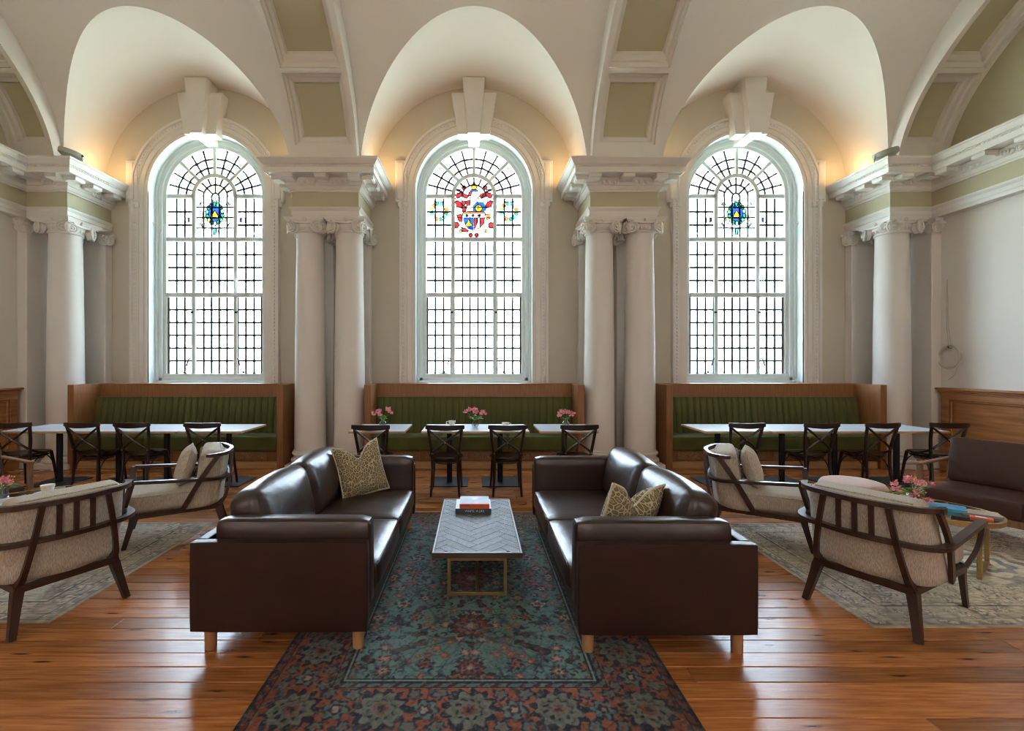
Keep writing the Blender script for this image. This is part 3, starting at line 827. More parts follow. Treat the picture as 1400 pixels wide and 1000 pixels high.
        for wx in (193, 787):
            wr = obj('wreath_glass', MB(), None, root, smooth=0); lw = MB()
            cols = ['orange', 'white', 'teal', 'green', 'orange', 'lime', 'teal', 'white', 'orange', 'green', 'teal', 'green']
            for k in range(12):
                a0, a1 = 2*PI*k/12-.02, 2*PI*(k+1)/12-.06
                pts = [(X(wx)+r*px*cos(a), Z(690)+r*1.06*px*sin(a)) for r, a in ((50, a0), (78, a0+.05), (82, (a0+a1)/2), (78, a1-.05), (50, a1), (47, (a0+a1)/2))]
                mb = MB().prism(pts, lambda a, b, e: (cx+a, e, b), 8.105, 8.111); obj('glass_piece', mb, stained(cols[k], STN[cols[k]]), wr, smooth=0)
                lw.bar([(cx+a, 8.103, b) for a, b in pts], .006, .005, side=(0, 1, 0), closed=True)
            for s2 in (-1, 1):
                pts = [(X(wx), Z(612)), (X(wx+s2*40), Z(596)), (X(wx+s2*46), Z(616))]
                mb = MB().prism(pts, lambda a, b, e: (cx+a, e, b), 8.105, 8.111); obj('glass_piece', mb, stained('pink', STN['pink']), wr, smooth=0)
            obj('leading', lw, M['lead'], wr, smooth=0)
        # pale ribbon below the arms
        rb = MB(); X2 = lambda u: (u-490)*px
        zz = lambda v: ZC-((v-180*0)-0)*0
        def rect(u0, u1, z0, z1): rb.bar([(cx+X2(u0), 8.105, z0), (cx+X2(u1), 8.105, z0), (cx+X2(u1), 8.105, z1), (cx+X2(u0), 8.105, z1)], .006, .005, side=(0, 1, 0), closed=True)
        rect(430, 545, 3.66, 3.73); rect(330, 430, 3.62, 3.68); rect(545, 650, 3.62, 3.68); rect(225, 330, 3.60, 3.66); rect(650, 760, 3.60, 3.66)
        obj('ribbon_leading', rb, mat('brown_came', (.25, .16, .15), .6), root, smooth=0)
    else:
        X = lambda u: (u-487)*px; Z = lambda v: ZC-(v-508)*px
        cr = obj('armorial_glass', MB(), None, root, smooth=0); lead = MB()
        def piece(col, poly, d=0.0):
            pts = [(X(u), Z(v)) for u, v in poly]
            mb = MB().prism(pts, lambda a, b, e: (cx+a, e, b), 8.105-d, 8.111-d); obj('glass_piece', mb, stained(col, STN[col]), cr, smooth=0)
            lead.bar([(cx+a, 8.103-d, b) for a, b in pts], .014, .006, side=(0, 1, 0), closed=True)
        cols = ['green', 'teal', 'green', 'sky', 'green', 'lime', 'green', 'teal', 'green', 'blue', 'green', 'teal', 'green', 'sky']
        for k in range(14):
            a0, a1 = 2*PI*k/14, 2*PI*(k+.86)/14
            piece(cols[k], [(487+r*.80*cos(a), 655+r*sin(a)) for r, a in ((66, a0), (96, a0), (103, (a0+a1)/2), (96, a1), (66, a1))])
        bell = [(487, 628), (503, 650), (516, 674), (512, 694), (462, 694), (458, 674), (471, 650)]
        ringcut('blue', [(487+52*cos(2*PI*k/16), 655+64*sin(2*PI*k/16)) for k in range(16)], bell, (487, 668), X, Z, cr)
        piece('gold', bell)
        for s2 in (-1, 1):
            q = lambda pts: [(487+s2*u, v) for u, v in pts]
            piece('white', q([(90, 545), (118, 560), (116, 590), (96, 580)])); piece('teal', q([(122, 562), (132, 575), (122, 592)]))
            piece('white', q([(100, 610), (122, 640), (116, 690), (102, 680)])); piece('lime', q([(88, 690), (104, 680), (110, 720), (92, 724)]))
            piece('white', q([(70, 735), (106, 740), (100, 780), (80, 776)])); piece('green', q([(108, 742), (120, 752), (104, 776)]))
            piece('white', q([(14, 545), (56, 550), (62, 530), (34, 512)])); piece('teal', q([(8, 540), (24, 548), (14, 566)]), .008)
            piece('white', q([(230, 690), (256, 690), (256, 730), (230, 730)])); piece('navy', q([(214, 690), (224, 690), (224, 725), (214, 725)]))
            piece('pink', q([(118, 736), (130, 736), (130, 746), (118, 746)]))
        piece('white', [(455, 780), (474, 780), (478, 836), (462, 836)]); piece('white', [(501, 780), (520, 780), (512, 836), (496, 836)]); piece('teal', [(476, 780), (499, 780), (494, 836), (481, 836)])
        obj('leading', lead, M['lead'], cr, smooth=0)
    return root
window(1, WX[0], 'side', 'first tall arched window from the left, green and blue crest in its head')
window(2, WX[1], 'arms', 'middle arched window with a red coat of arms between two round wreaths')
window(3, WX[2], 'side', 'last tall arched window, nearest the cable coil, green and blue crest in its head')
for i, cx in enumerate(WX):           # the three windows of the opposite wall, behind the viewer
    my = lambda y: 2*YC-y
    root = empty('window_%d' % (4+i), label='arched window of the opposite wall, number %s from the left end wall' % ('one', 'two', 'three')[i], cat='window', kind='structure')
    mb = MB(); ring(mb, cx, [(0, 7.84), (0, 8.35)], OPH, OPZ, SILL, my=my); mb.quad((cx-OPH, my(7.86), SILL), (cx+OPH, my(7.86), SILL), (cx+OPH, my(8.35), SILL), (cx-OPH, my(8.35), SILL)); obj('reveal', mb, M['sash'], root, smooth=40)
    mb = MB(); ring(mb, cx, [(0, 8.2), (0, 8.05), (-.16, 8.08), (-.16, 8.2)], OPH, OPZ, SILL, my=my)
    for x in (-.37, .37): mb.box(cx+x-.03, cx+x+.03, my(8.17), my(8.08), SILL, 5.3)
    for z in (1.35, 2.82, 3.8, 4.57): mb.box(cx-.85, cx+.85, my(8.17), my(8.08), z-.03, z+.03)
    obj('frame', mb, M['sash'], root, smooth=30)
    mb = MB().prism(arch_path(.86, OPZ, SILL, 20), lambda a, b, d: (cx+a, d, b), my(8.13), my(8.136)); obj('pane', mb, M['pane_fill'], root, smooth=0)

# ------------------------------------------------------------------ outside: lawn and a few small trees
mb = MB().box(-120, 120, -120, 200, -1.3, -1.0)
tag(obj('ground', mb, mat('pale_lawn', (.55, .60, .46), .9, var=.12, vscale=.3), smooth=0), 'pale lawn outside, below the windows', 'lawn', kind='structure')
fol = mat('hazy_foliage', (.40, .52, .50), .9, var=.15); trk = mat('tree_bark', (.35, .33, .30), .9, var=.2)  # haze is put into the pale leaf colour
for (x, y, h, w, lb) in ((1.3, 27, 2.3, .5, 'small pale tree seen through the lower right panes of the middle window'),
                         (-1.9, 27, 2.2, .35, 'slim pale tree seen through the lower left panes of the middle window'),
                         (17.2, 27, 4.2, .9, 'pale tree seen through the lower panes of the last window'),
                         (15.4, 29, 2.6, .9, 'lower pale bush tree beside the taller one outside the last window')):
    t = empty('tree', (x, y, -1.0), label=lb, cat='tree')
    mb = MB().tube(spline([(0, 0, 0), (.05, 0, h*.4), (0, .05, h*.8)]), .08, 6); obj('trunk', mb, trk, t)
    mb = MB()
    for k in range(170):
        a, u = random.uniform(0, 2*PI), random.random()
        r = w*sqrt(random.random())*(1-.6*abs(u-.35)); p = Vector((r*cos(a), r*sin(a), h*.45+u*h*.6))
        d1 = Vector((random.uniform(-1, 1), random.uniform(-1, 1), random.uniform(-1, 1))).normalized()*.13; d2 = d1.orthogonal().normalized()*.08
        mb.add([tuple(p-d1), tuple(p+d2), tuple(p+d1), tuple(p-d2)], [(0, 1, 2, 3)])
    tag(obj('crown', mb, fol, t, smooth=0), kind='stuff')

# ------------------------------------------------------------------ oak panelling on the end walls
def panelling(name, s_, xw, y1, label):
    root = empty(name, label=label, cat='panelling', kind='structure')
    bx = lambda d0, d1, y0, ya, z0, z1, c=.004: MB().box(*(sorted((xw-s_*d0, xw-s_*d1))), y0, ya, z0, z1, c)
    y0 = YF+.02
    obj('cap', MB().box(*sorted((xw, xw-s_*.155)), y0, y1+.03, 1.215, 1.245, .006).box(*sorted((xw, xw-s_*.13)), y0, y1+.012, 1.185, 1.216, .01).box(*sorted((xw, xw-s_*.11)), y0, y1, 1.16, 1.186, .006), M['panel_oak'], root, smooth=0)
    obj('top_rail', bx(0, .085, y0, y1, 1.07, 1.162), M['panel_oak'], root, smooth=0)
    obj('bottom_rail', bx(0, .085, y0, y1, .16, .32), M['panel_oak'], root, smooth=0)
    obj('skirting', bx(0, .11, y0, y1, 0, .165, .01), M['panel_oak'], root, smooth=0)
    obj('backing', bx(0, .03, y0, y1, .1, 1.16), M['panel_oak'], root, smooth=0)
    y = y1; pw = 1.75; sw = .11
    while y > y0+.4:
        obj('stile', bx(0, .083, y-sw, y, .32, 1.07), M['panel_oak'], root, smooth=0)
        a, b = max(y0, y-sw-pw), y-sw
        obj('panel', bx(.02, .052, a+.03, b-.03, .35, 1.04, .01), M['panel_oak'], root, smooth=0)
        fr = MB()
        X_ = lambda d: xw-s_*d
        for za, zb in ((1.035, 1.07), (.32, .355)): fr.box(*sorted((X_(.03), X_(.072))), a, b, za, zb, .012)
        for ya, yb in ((a, a+.035), (b-.035, b)): fr.box(*sorted((X_(.03), X_(.072))), ya, yb, .32, 1.07, .012)
        obj('panel_moulding', fr, M['panel_oak'], root, smooth=0)
        y -= pw+sw
    return root
panelling('trim_9', -1, XL, 6.93, 'moulded oak panelling along the end wall near the first banquette')
panelling('trim_10', 1, XR, 6.93, 'moulded oak panelling along the end wall below the cable coil')

# ------------------------------------------------------------------ banquettes
def banquette(x0, x1, label, flat):
    r = empty('banquette', ((x0+x1)/2, 7.2, 0), label=label, cat='banquette', group='green banquettes under the windows')
    P = lambda mb, nm, m, sm=0: obj(nm, mb, m, r, (-(x0+x1)/2, -7.2, 0), smooth=sm)
    wt = .098
    P(MB().box(x0+wt, x1-wt, 7.43, 7.47, .1, 1.28, .003), 'back_board', M['oak'])
    P(MB().box(x0+wt, x1-wt, 7.42, 7.66, 1.262, 1.284, .003), 'ledge', M['oak'])
    for a, nm in ((x0, 'end_panel'), (x1-wt, 'end_panel')): P(MB().box(a, a+wt, 6.94, 7.66, 0.0, 1.284, .004), nm, M['oak'])
    a0, a1 = x0+wt+.004, x1-wt-.004; n = round((a1-a0)/.101)
    w = (a1-a0)/n; pr = []
    for k in range(11):
        u = -1+2*k/10; pr.append((u*w/2, (.042 if not flat else .02)*sqrt(max(0, 1-u*u*.96))))
    cm = MB(); cols = []
    zs = [.50, .55, .7, .9, 1.02, 1.055, 1.07]
    for j, z in enumerate(zs):
        f = 1.0 if j < len(zs)-2 else (.8 if j == len(zs)-2 else .35)
        yb = 7.30+.075*(z-.5)/.57
        cols.append([(a, yb-b*f-(.0), z) for a, b in pr])
    cm.grid(cols)
    cm.quad((-w/2, 7.30, .5), (-w/2, 7.375, 1.07), (-w/2, 7.43, 1.07), (-w/2, 7.43, .5)); cm.quad((w/2, 7.30, .5), (w/2, 7.43, .5), (w/2, 7.43, 1.07), (w/2, 7.375, 1.07))
    cm.quad((-w/2, 7.36, 1.07), (w/2, 7.36, 1.07), (w/2, 7.43, 1.07), (-w/2, 7.43, 1.07))
    me = None
    for k in range(n):
        o = obj('back_channel', cm, M['velvet'], r, (a0+w*(k+.5)-(x0+x1)/2, -7.2, 0), smooth=50, mesh=me); me = o.data
    for k in range(3):
        b0, b1 = a0+(a1-a0)*k/3, a0+(a1-a0)*(k+1)/3
        mb = MB().cushion((b1-b0)/2-.002, .2, .115, .035, (0, .0, .012), 10, Matrix.Translation(((b0+b1)/2, 7.16, .382)))
        P(mb, 'seat_cushion', M['velvet'], 180)
    P(MB().box(x0+wt, x1-wt, 7.03, 7.07, .10, .27, .003), 'plinth', M['oak'])
    for k in range(4):
        b0 = x0+wt+.10+(x1-x0-.4)*k/4; b1 = b0+(x1-x0-.4)/4-.10
        P(MB().box(b0, b1, 7.018, 7.034, .135, .245, .002), 'vent_grille', M['grille'])
        fr = MB()
        for z in (.135, .245): fr.box(b0-.01, b1+.01, 7.012, 7.034, z-.006, z+.006)
        P(fr, 'vent_frame', M['oak'])
    P(MB().box(x0+wt, x1-wt, 6.99, 7.03, 0.0, .105, .004), 'toe_board', M['oak_light'])
    return r
banquette(-6.196, -2.92, 'green velvet channelled banquette in an oak surround under the first window from the left', False)
banquette(-1.688, 1.655, 'darker green flat-channelled banquette under the middle window with the red crest', True)
banquette(2.90, 6.25, 'green velvet channelled banquette in an oak surround under the window nearest the cable coil', False)

# ------------------------------------------------------------------ dining tables
def dining_table(x0, x1, poles, label, y0=5.75, y1=6.45):
    r = empty('dining_table', ((x0+x1)/2, (y0+y1)/2, 0), label=label, cat='table', group='pale topped tables along the banquettes')
    lx, ly = -(x0+x1)/2, -(y0+y1)/2
    P = lambda mb, nm, m, sm=0: obj(nm, mb, m, r, (lx, ly, 0), smooth=sm)
    P(MB().box(x0+.004, x1-.004, y0+.004, y1-.004, .728, .752, .002), 'table_top', M['tabletop'])
    e = MB(); 
    e.box(x0, x1, y0, y0+.0045, .726, .7505); e.box(x0, x1, y1-.0045, y1, .726, .7505); e.box(x0, x0+.0045, y0, y1, .726, .7505); e.box(x1-.0045, x1, y0, y1, .726, .7505)
    P(e, 'edge_band', M['oak_light'])
    for px in poles:
        P(MB().box(px-.25, px+.25, 5.93, 6.43, .004, .014, .003), 'base_plate', M['iron'])
        P(MB().lathe([(.036, .014), (.036, .72)], 20, (px, 6.18, 0)), 'pole', M['iron'], 40)
        P(MB().box(px-.2, px+.2, 5.98, 6.38, .718, .7275, .002), 'mounting_plate', M['iron'])
    return r
dining_table(-6.0, -5.262, (-5.62,), 'square pale table standing before the first corner column')
dining_table(-5.252, -3.768, (-4.82, -4.17), 'long pale two-legged table at the banquette under the first window')
dining_table(-3.758, -2.95, (-3.33,), 'square pale table at the end of the first banquette, nearest the column pair')
dining_table(-1.60, -.89, (-1.245,), 'small square pale table with a lopsided bouquet at the darker banquette')
dining_table(-.684, .684, (-.35, .335), 'long pale table with two cups and a bouquet under the middle window')
dining_table(.815, 1.55, (1.20,), 'small square pale table with bouquet and white block at the darker banquette')
dining_table(2.90, 3.722, (3.27,), 'square pale table at the start of the last banquette, next to the paired columns')
dining_table(3.732, 5.272, (4.14, 4.85), 'long pale two-legged table at the banquette of the last window')
dining_table(5.282, 5.98, (5.69,), 'square pale table nearest the oak panelling and cable coil')

# ------------------------------------------------------------------ cross-back chairs
def make_chair():
    r = empty('cross_back_chair', label='x', cat='chair', group='dark cross-back bentwood chairs')
    m = M['chairwood']
    for s_ in (-1, 1):
        mb = MB().tube(spline([(s_*.172, -.235, 0), (s_*.158, -.205, .22), (s_*.158, -.19, .46), (s_*.182, -.215, .66), (s_*.205, -.262, .862)], 6), [.0135+.005*min(1, k/8) for k in range(25)], 8); obj('leg', mb, m, r)
    for s_ in (-1, 1):
        mb = MB().tube(spline([(s_*.16, .15, .445), (s_*.172, .185, .25), (s_*.188, .215, 0)], 6), [.020-.006*k/12 for k in range(13)], 8); obj('leg', mb, m, r)
    pl = []
    for k in range(40):
        a = 2*PI*k/40; c, q = cos(a), sin(a)
        e = lambda t: math.copysign(abs(t)**.72, t)
        pl.append((.20*e(c)*(1+.06*q), .20*e(q)+.0))
    mb = MB(); P = []
    for sc, z in ((.0, .452), (.5, .454), (.8, .460), (.93, .466), (.985, .464), (1.0, .456), (.985, .446), (.9, .44), (.0, .438)):
        P.append([(x*sc, y*sc, z) for x, y in pl])
    mb.grid(P, closed_v=True); obj('seat', mb, m, r, smooth=50)
    mb = MB(); mb.tube([(x*.84, y*.84, .415) for x, y in pl], .016, 6, closed=True); obj('seat_apron', mb, m, r)
    rail = spline([(-.228, -.252, .848), (-.15, -.283, .842), (0, -.302, .838), (.15, -.283, .842), (.228, -.252, .848)], 6)
    mb = MB().bar(rail, .026, [.042+.024*sin(PI*k/24) for k in range(25)]); obj('top_rail', mb, m, r, smooth=50)
    for s_ in (-1, 1):
        oy = .006*s_
        mb = MB().tube(spline([(s_*.196, -.252+oy, .808), (s_*.10, -.248+oy, .735), (0, -.236+oy, .655), (-s_*.09, -.222+oy, .588), (-s_*.158, -.196, .525), (-s_*.192, -.10, .475), (-s_*.198, .0, .452)], 5), .0135, 8); obj('cross_brace', mb, m, r)
    ring_ = []
    for k in range(28):
        a = 2*PI*k/28; ring_.append((.148*cos(a), .165*sin(a), .385))
    obj('stretcher_ring', MB().tube(ring_, .007, 6, closed=True), m, r)
    for s_ in (-1, 1):
        mb = MB().tube(spline([(s_*.16, -.20, .20), (s_*.165, -.14, .34), (s_*.165, -.02, .432)], 6), .0065, 6); mb.tube(spline([(s_*.176, .195, .20), (s_*.168, .13, .35), (s_*.165, .02, .432)], 6), .0065, 6); obj('arch_brace', mb, m, r)
    mb = MB(); mb.ball((0, -.255, .655), .008, 6, 4)
    for s_ in (-1, 1): mb.ball((s_*.158, -.215, .52), .008, 6, 4); mb.ball((s_*.205, -.01, .452), .007, 6, 4)
    obj('bolt', mb, M['gold'], r)
    return r
ch0 = make_chair()
CH = [(-5.80, 5.93, 8, 'dark cross-back chair at the table end beside the corner column and first panelling'),
      (-4.90, 5.96, -2, 'dark cross-back chair, second from the left, beside the square table pole'),
      (-4.28, 5.95, 0, 'dark cross-back chair, third from the left, half hidden by an armchair arm'),
      (-3.39, 5.93, 0, 'dark cross-back chair behind the beige armchair back at the first banquette'),
      (-1.245, 5.73, -2, 'dark cross-back chair behind the patterned pillow of the brown sofa'),
      (-.365, 5.725, 0, 'dark cross-back chair in front of the table with the cup with visible handle'),
      (.385, 5.725, 0, 'dark cross-back chair in front of the long middle table, right-hand of its two chairs'),
      (1.235, 5.74, 3, 'dark cross-back chair behind the brown sofa at the small table with the white block'),
      (3.35, 5.91, 2, 'dark cross-back chair behind the beige armchair at the last banquette'),
      (4.27, 5.91, 3, 'dark cross-back chair behind the pink pouf'),
      (5.03, 5.92, 4, 'dark cross-back chair above the pink flowers of the oval table'),
      (5.90, 5.93, -4, 'dark cross-back chair against the oak panelling, behind the leather armchair')]
for i, (x, y, a, lb) in enumerate(CH):
    o = ch0 if i == 0 else copy_tree(ch0)
    o.location = (x, y, 0); o.rotation_euler = (0, 0, math.radians(a)); o['label'] = lb

# ------------------------------------------------------------------ leather sofas
RUGT = .008
def make_sofa(cx, cy_, rz, front_z, label):
    r = empty('leather_sofa', (cx, cy_, 0), rz, label, 'sofa', 'facing brown leather sofas')
    P = lambda nm, mb, m, sm=180: obj(nm, mb, m, r, smooth=sm)
    D, L = .485, 1.015
    for s_ in (-1, 1):
        P('arm_panel', MB().cushion(D, .036, .246, .014, (0, 0, 0), 6, Matrix.Translation((0, s_*(L-.036), .381))), M['leather'])
        P('arm_cushion', MB().cushion(D-.045, .068, .255, .045, (0, .012, .004), 10, Matrix.Translation((.045, s_*(L-.143), .468))), M['leather2'])
    P('back_panel', MB().cushion(.036, L-.072, .246, .014, (0, 0, 0), 6, Matrix.Translation((-D+.036, 0, .381))), M['leather'])
    P('base', MB().box(-D+.06, D-.02, -L+.07, L-.07, .135, .255, .01), M['leather'], 0)
    for s_ in (-1, 1):
        P('seat_cushion', MB().cushion(.40, .395, .088, .04, (.015, .008, .016), 12, Matrix.Translation((D-.40+.012, s_*.399, .342))), M['leather2'])
        Q = Matrix.Translation((-.268, s_*.40, .615)) @ Matrix.Rotation(math.radians(-13), 4, 'Y')
        P('back_cushion', MB().cushion(.105, .40, .215, .075, (.045, .01, .03), 12, Q), M['leather2'])
        e = D+.018
        pts = [(e-.01, s_*.399-.36, .418), (e-.008, s_*.399+.36, .418)]
        P('piping', MB().tube(pts, .005, 6), M['piping'])
    for x in (-D+.07, D-.07):
        for y in (-L+.09, L-.09):
            z0 = front_z if x > 0 else 0.0
            P('leg', MB().lathe([(.028, z0), (.031, z0+.005), (.033, .136)], 18, (x, y, 0)), M['legwood'], 40)
    return r
make_sofa(-1.075, 3.50, 0, RUGT, 'brown leather sofa facing right, with the upright patterned pillow in its far corner')
make_sofa(1.04, 3.47, PI, RUGT, 'brown leather sofa facing left, with the patterned pillow low behind its near arm')

def pillow_mesh(w, h, t, dip, n=24, pinch=.06):
    mb = MB()
    for sg in (1, -1):
        P = []
        for i in range(n+1):
            row = []
            for j in range(n+1):
                u, v = -1+2*i/n, -1+2*j/n
                x = u*w/2*(1-pinch*(1-v*v)); z = v*h/2*(1-pinch*(1-u*u))
                th = t/2*((1-u**4)*(1-v**4))**.55
                d = dip*math.exp(-(u/.34)**2)*max(0, (v+.25)/1.25)**1.6
                th *= 1-.45*math.exp(-(u/.18)**2)*max(0, v)
                z -= d*h; z += (.05*abs(u)**3*max(0, v)**3)*h*(1 if dip else 0)
                row.append((x, sg*th, z))
            P.append(row)
        mb.grid(P, flip=(sg < 0))
    return mb
def leaf_pattern():
    m = bpy.data.materials.new('leaf_pattern_weave'); m.use_nodes = True
    nt = m.node_tree; N = nt.nodes; L = nt.links; b = N['Principled BSDF']; b.inputs['Roughness'].default_value = .9
    tc = N.new('ShaderNodeTexCoord'); mp = N.new('ShaderNodeMapping'); mp.inputs['Rotation'].default_value = (0, .6, 0); mp.inputs['Scale'].default_value = (1.25, .3, 1)
    L.new(tc.outputs['Object'], mp.inputs[0])
    nz = N.new('ShaderNodeTexNoise'); nz.inputs['Scale'].default_value = 6; L.new(mp.outputs[0], nz.inputs['Vector'])
    mx = N.new('ShaderNodeMix'); mx.data_type = 'RGBA'; mx.inputs[0].default_value = .06; L.new(mp.outputs[0], mx.inputs[6]); L.new(nz.outputs['Color'], mx.inputs[7])
    v = N.new('ShaderNodeTexVoronoi'); v.feature = 'DISTANCE_TO_EDGE'; v.inputs['Scale'].default_value = 31; L.new(mx.outputs[2], v.inputs['Vector'])
    rp = N.new('ShaderNodeValToRGB'); rp.color_ramp.interpolation = 'EASE'
    e = rp.color_ramp.elements; e[0].position = .035; e[0].color = (.46, .40, .27, 1); e[1].position = .10; e[1].color = (.15, .115, .055, 1)
    e2 = e.new(.30); e2.color = (.17, .13, .065, 1); e3 = e.new(.36); e3.color = (.42, .36, .23, 1); e4 = e.new(.42); e4.color = (.2, .16, .08, 1)
    L.new(v.outputs['Distance'], rp.inputs[0]); L.new(rp.outputs[0], b.inputs['Base Color'])
    return m
M['leafpat'] = leaf_pattern()
M['fringe'] = mat('cream_fringe', (.55, .49, .37), .95, var=.2, vscale=60)
def fringe(w, h, dip, pinch=.06):
    pts = []
    n = 24
    def edge(u, v):
        x = u*w/2*(1-pinch*(1-v*v)); z = v*h/2*(1-pinch*(1-u*u)); d = dip*math.exp(-(u/.34)**2)*max(0, (v+.25)/1.25)**1.6
        z -= d*h; z += (.05*abs(u)**3*max(0, v)**3)*h*(1 if dip else 0); return (x*1.01, 0, z*1.01)
    for k in range(n): pts.append(edge(-1+2*k/n, -1))
    for k in range(n): pts.append(edge(1, -1+2*k/n))
    for k in range(n): pts.append(edge(1-2*k/n, 1))
    for k in range(n): pts.append(edge(-1, 1-2*k/n))
    mb = MB().tube(pts, .008, 6, closed=True)
    return mb
def pillow(name, loc, rot, w, h, t, dip, m, label, cat='pillow', trim=True, group=None):
    r = empty(name, loc, 0, label, cat, group); r.rotation_euler = rot
    obj('cover', pillow_mesh(w, h, t, dip), m, r, (0, 0, h/2), smooth=180)
    if trim: obj('fringe_trim', fringe(w, h, dip), M['fringe'], r, (0, 0, h/2), smooth=180)
    return r
pillow('throw_pillow', (-.965, 4.08, .435), (math.radians(-20), math.radians(-6), math.radians(40)), .44, .45, .17, .25, M['leafpat'], 'leaf-patterned fringed pillow with dented top, upright in the far corner of a sofa', group='leaf-patterned sofa pillows')
pillow('throw_pillow', (.915, 2.93, .43), (math.radians(16), math.radians(8), math.radians(28)), .45, .42, .17, .30, M['leafpat'], 'leaf-patterned fringed pillow slumped low behind the near arm of a sofa', group='leaf-patterned sofa pillows')

# ------------------------------------------------------------------ rugs
def raster(nx, ny, w, h, paint):
    X, Y = np.meshgrid(np.linspace(0, w, nx), np.linspace(0, h, ny))
    return paint(X, Y)
def vnoise(X, Y, s, seed):
    rg = np.random.RandomState(seed); g = rg.rand(64, 64)
    x, y = X*s, Y*s; xi, yi = np.floor(x).astype(int), np.floor(y).astype(int); fx, fy = x-xi, y-yi
    fx, fy = fx*fx*(3-2*fx), fy*fy*(3-2*fy)
    G = lambda a, b: g[b % 64, a % 64]
    return (G(xi, yi)*(1-fx)+G(xi+1, yi)*fx)*(1-fy)+(G(xi, yi+1)*(1-fx)+G(xi+1, yi+1)*fx)*fy
def rug_object(name, x0, x1, y0, y1, z, step, paint, label, rz=0):
    w, h = x1-x0, y1-y0; nx, ny = int(w/step)+1, int(h/step)+1
    X, Y = np.meshgrid(np.linspace(0, w, nx), np.linspace(0, h, ny))
    col = paint(X, Y, w, h)
    n = nx*ny
    co = np.stack([X.ravel()-w/2, Y.ravel()-h/2, np.full(n, z)], 1)
    i = np.arange(n).reshape(ny, nx)
    q = np.stack([i[:-1, :-1], i[:-1, 1:], i[1:, 1:], i[1:, :-1]], -1).reshape(-1, 4)
    # border skirt
    rim = np.concatenate([i[0, :], i[1:, -1], i[-1, -2::-1], i[-2:0:-1, 0]]); m = len(rim)
    low = co[rim].copy(); low[:, 2] = 0.0005
    co = np.concatenate([co, low]); k = np.arange(m)
    sk = np.stack([rim, n+k, n+(k+1) % m, rim[(k+1) % m]], 1)
    F = np.concatenate([q, sk])
    me = bpy.data.meshes.new(name); me.vertices.add(len(co)); me.vertices.foreach_set('co', co.astype(np.float32).ravel())
    me.loops.add(F.size); me.loops.foreach_set('vertex_index', F.astype(np.int32).ravel())
    me.polygons.add(len(F)); me.polygons.foreach_set('loop_start', np.arange(0, F.size, 4, dtype=np.int32))
    me.update(calc_edges=True); me.validate()
    at = me.color_attributes.new('pile', 'FLOAT_COLOR', 'POINT')
    c = np.ones((len(co), 4), np.float32); c[:n, :3] = col.reshape(-1, 3); c[n:, :3] = col.reshape(-1, 3)[rim]
    at.data.foreach_set('color', c.ravel())
    me.materials.append(M['pile'])
    o = bpy.data.objects.new(name, me); C.objects.link(o); o.location = ((x0+x1)/2, (y0+y1)/2, 0); o.rotation_euler = (0, 0, rz)
    return tag(o, label, 'rug')
M['pile'] = attr_mat('woven_pile')
lin = lambda r, g, b: np.array([((c/255)/12.92 if c/255 <= .04045 else ((c/255+.055)/1.055)**2.4) for c in (r, g, b)])
def blend(img, mask, col):
    img += (col-img)*np.clip(mask, 0, 1)[..., None]
def flower(img, X, Y, cx, cy_, r, n, ph, cols, jag=.22):
    dx, dy = X-cx, Y-cy_
    sel = (abs(dx) < r*1.4) & (abs(dy) < r*1.4)
    if not sel.any(): return
    iy, ix = np.where(sel); a, b, c, d = iy.min(), iy.max()+1, ix.min(), ix.max()+1
    dx, dy = dx[a:b, c:d], dy[a:b, c:d]; rr = np.hypot(dx, dy); th = np.arctan2(dy, dx)
    sub = img[a:b, c:d]
    for k, (f, col, nn) in enumerate(cols):
        lim = r*f*(1+jag*np.cos(nn*th+ph+k))
        blend(sub, (lim-rr)/.004+.5, col)
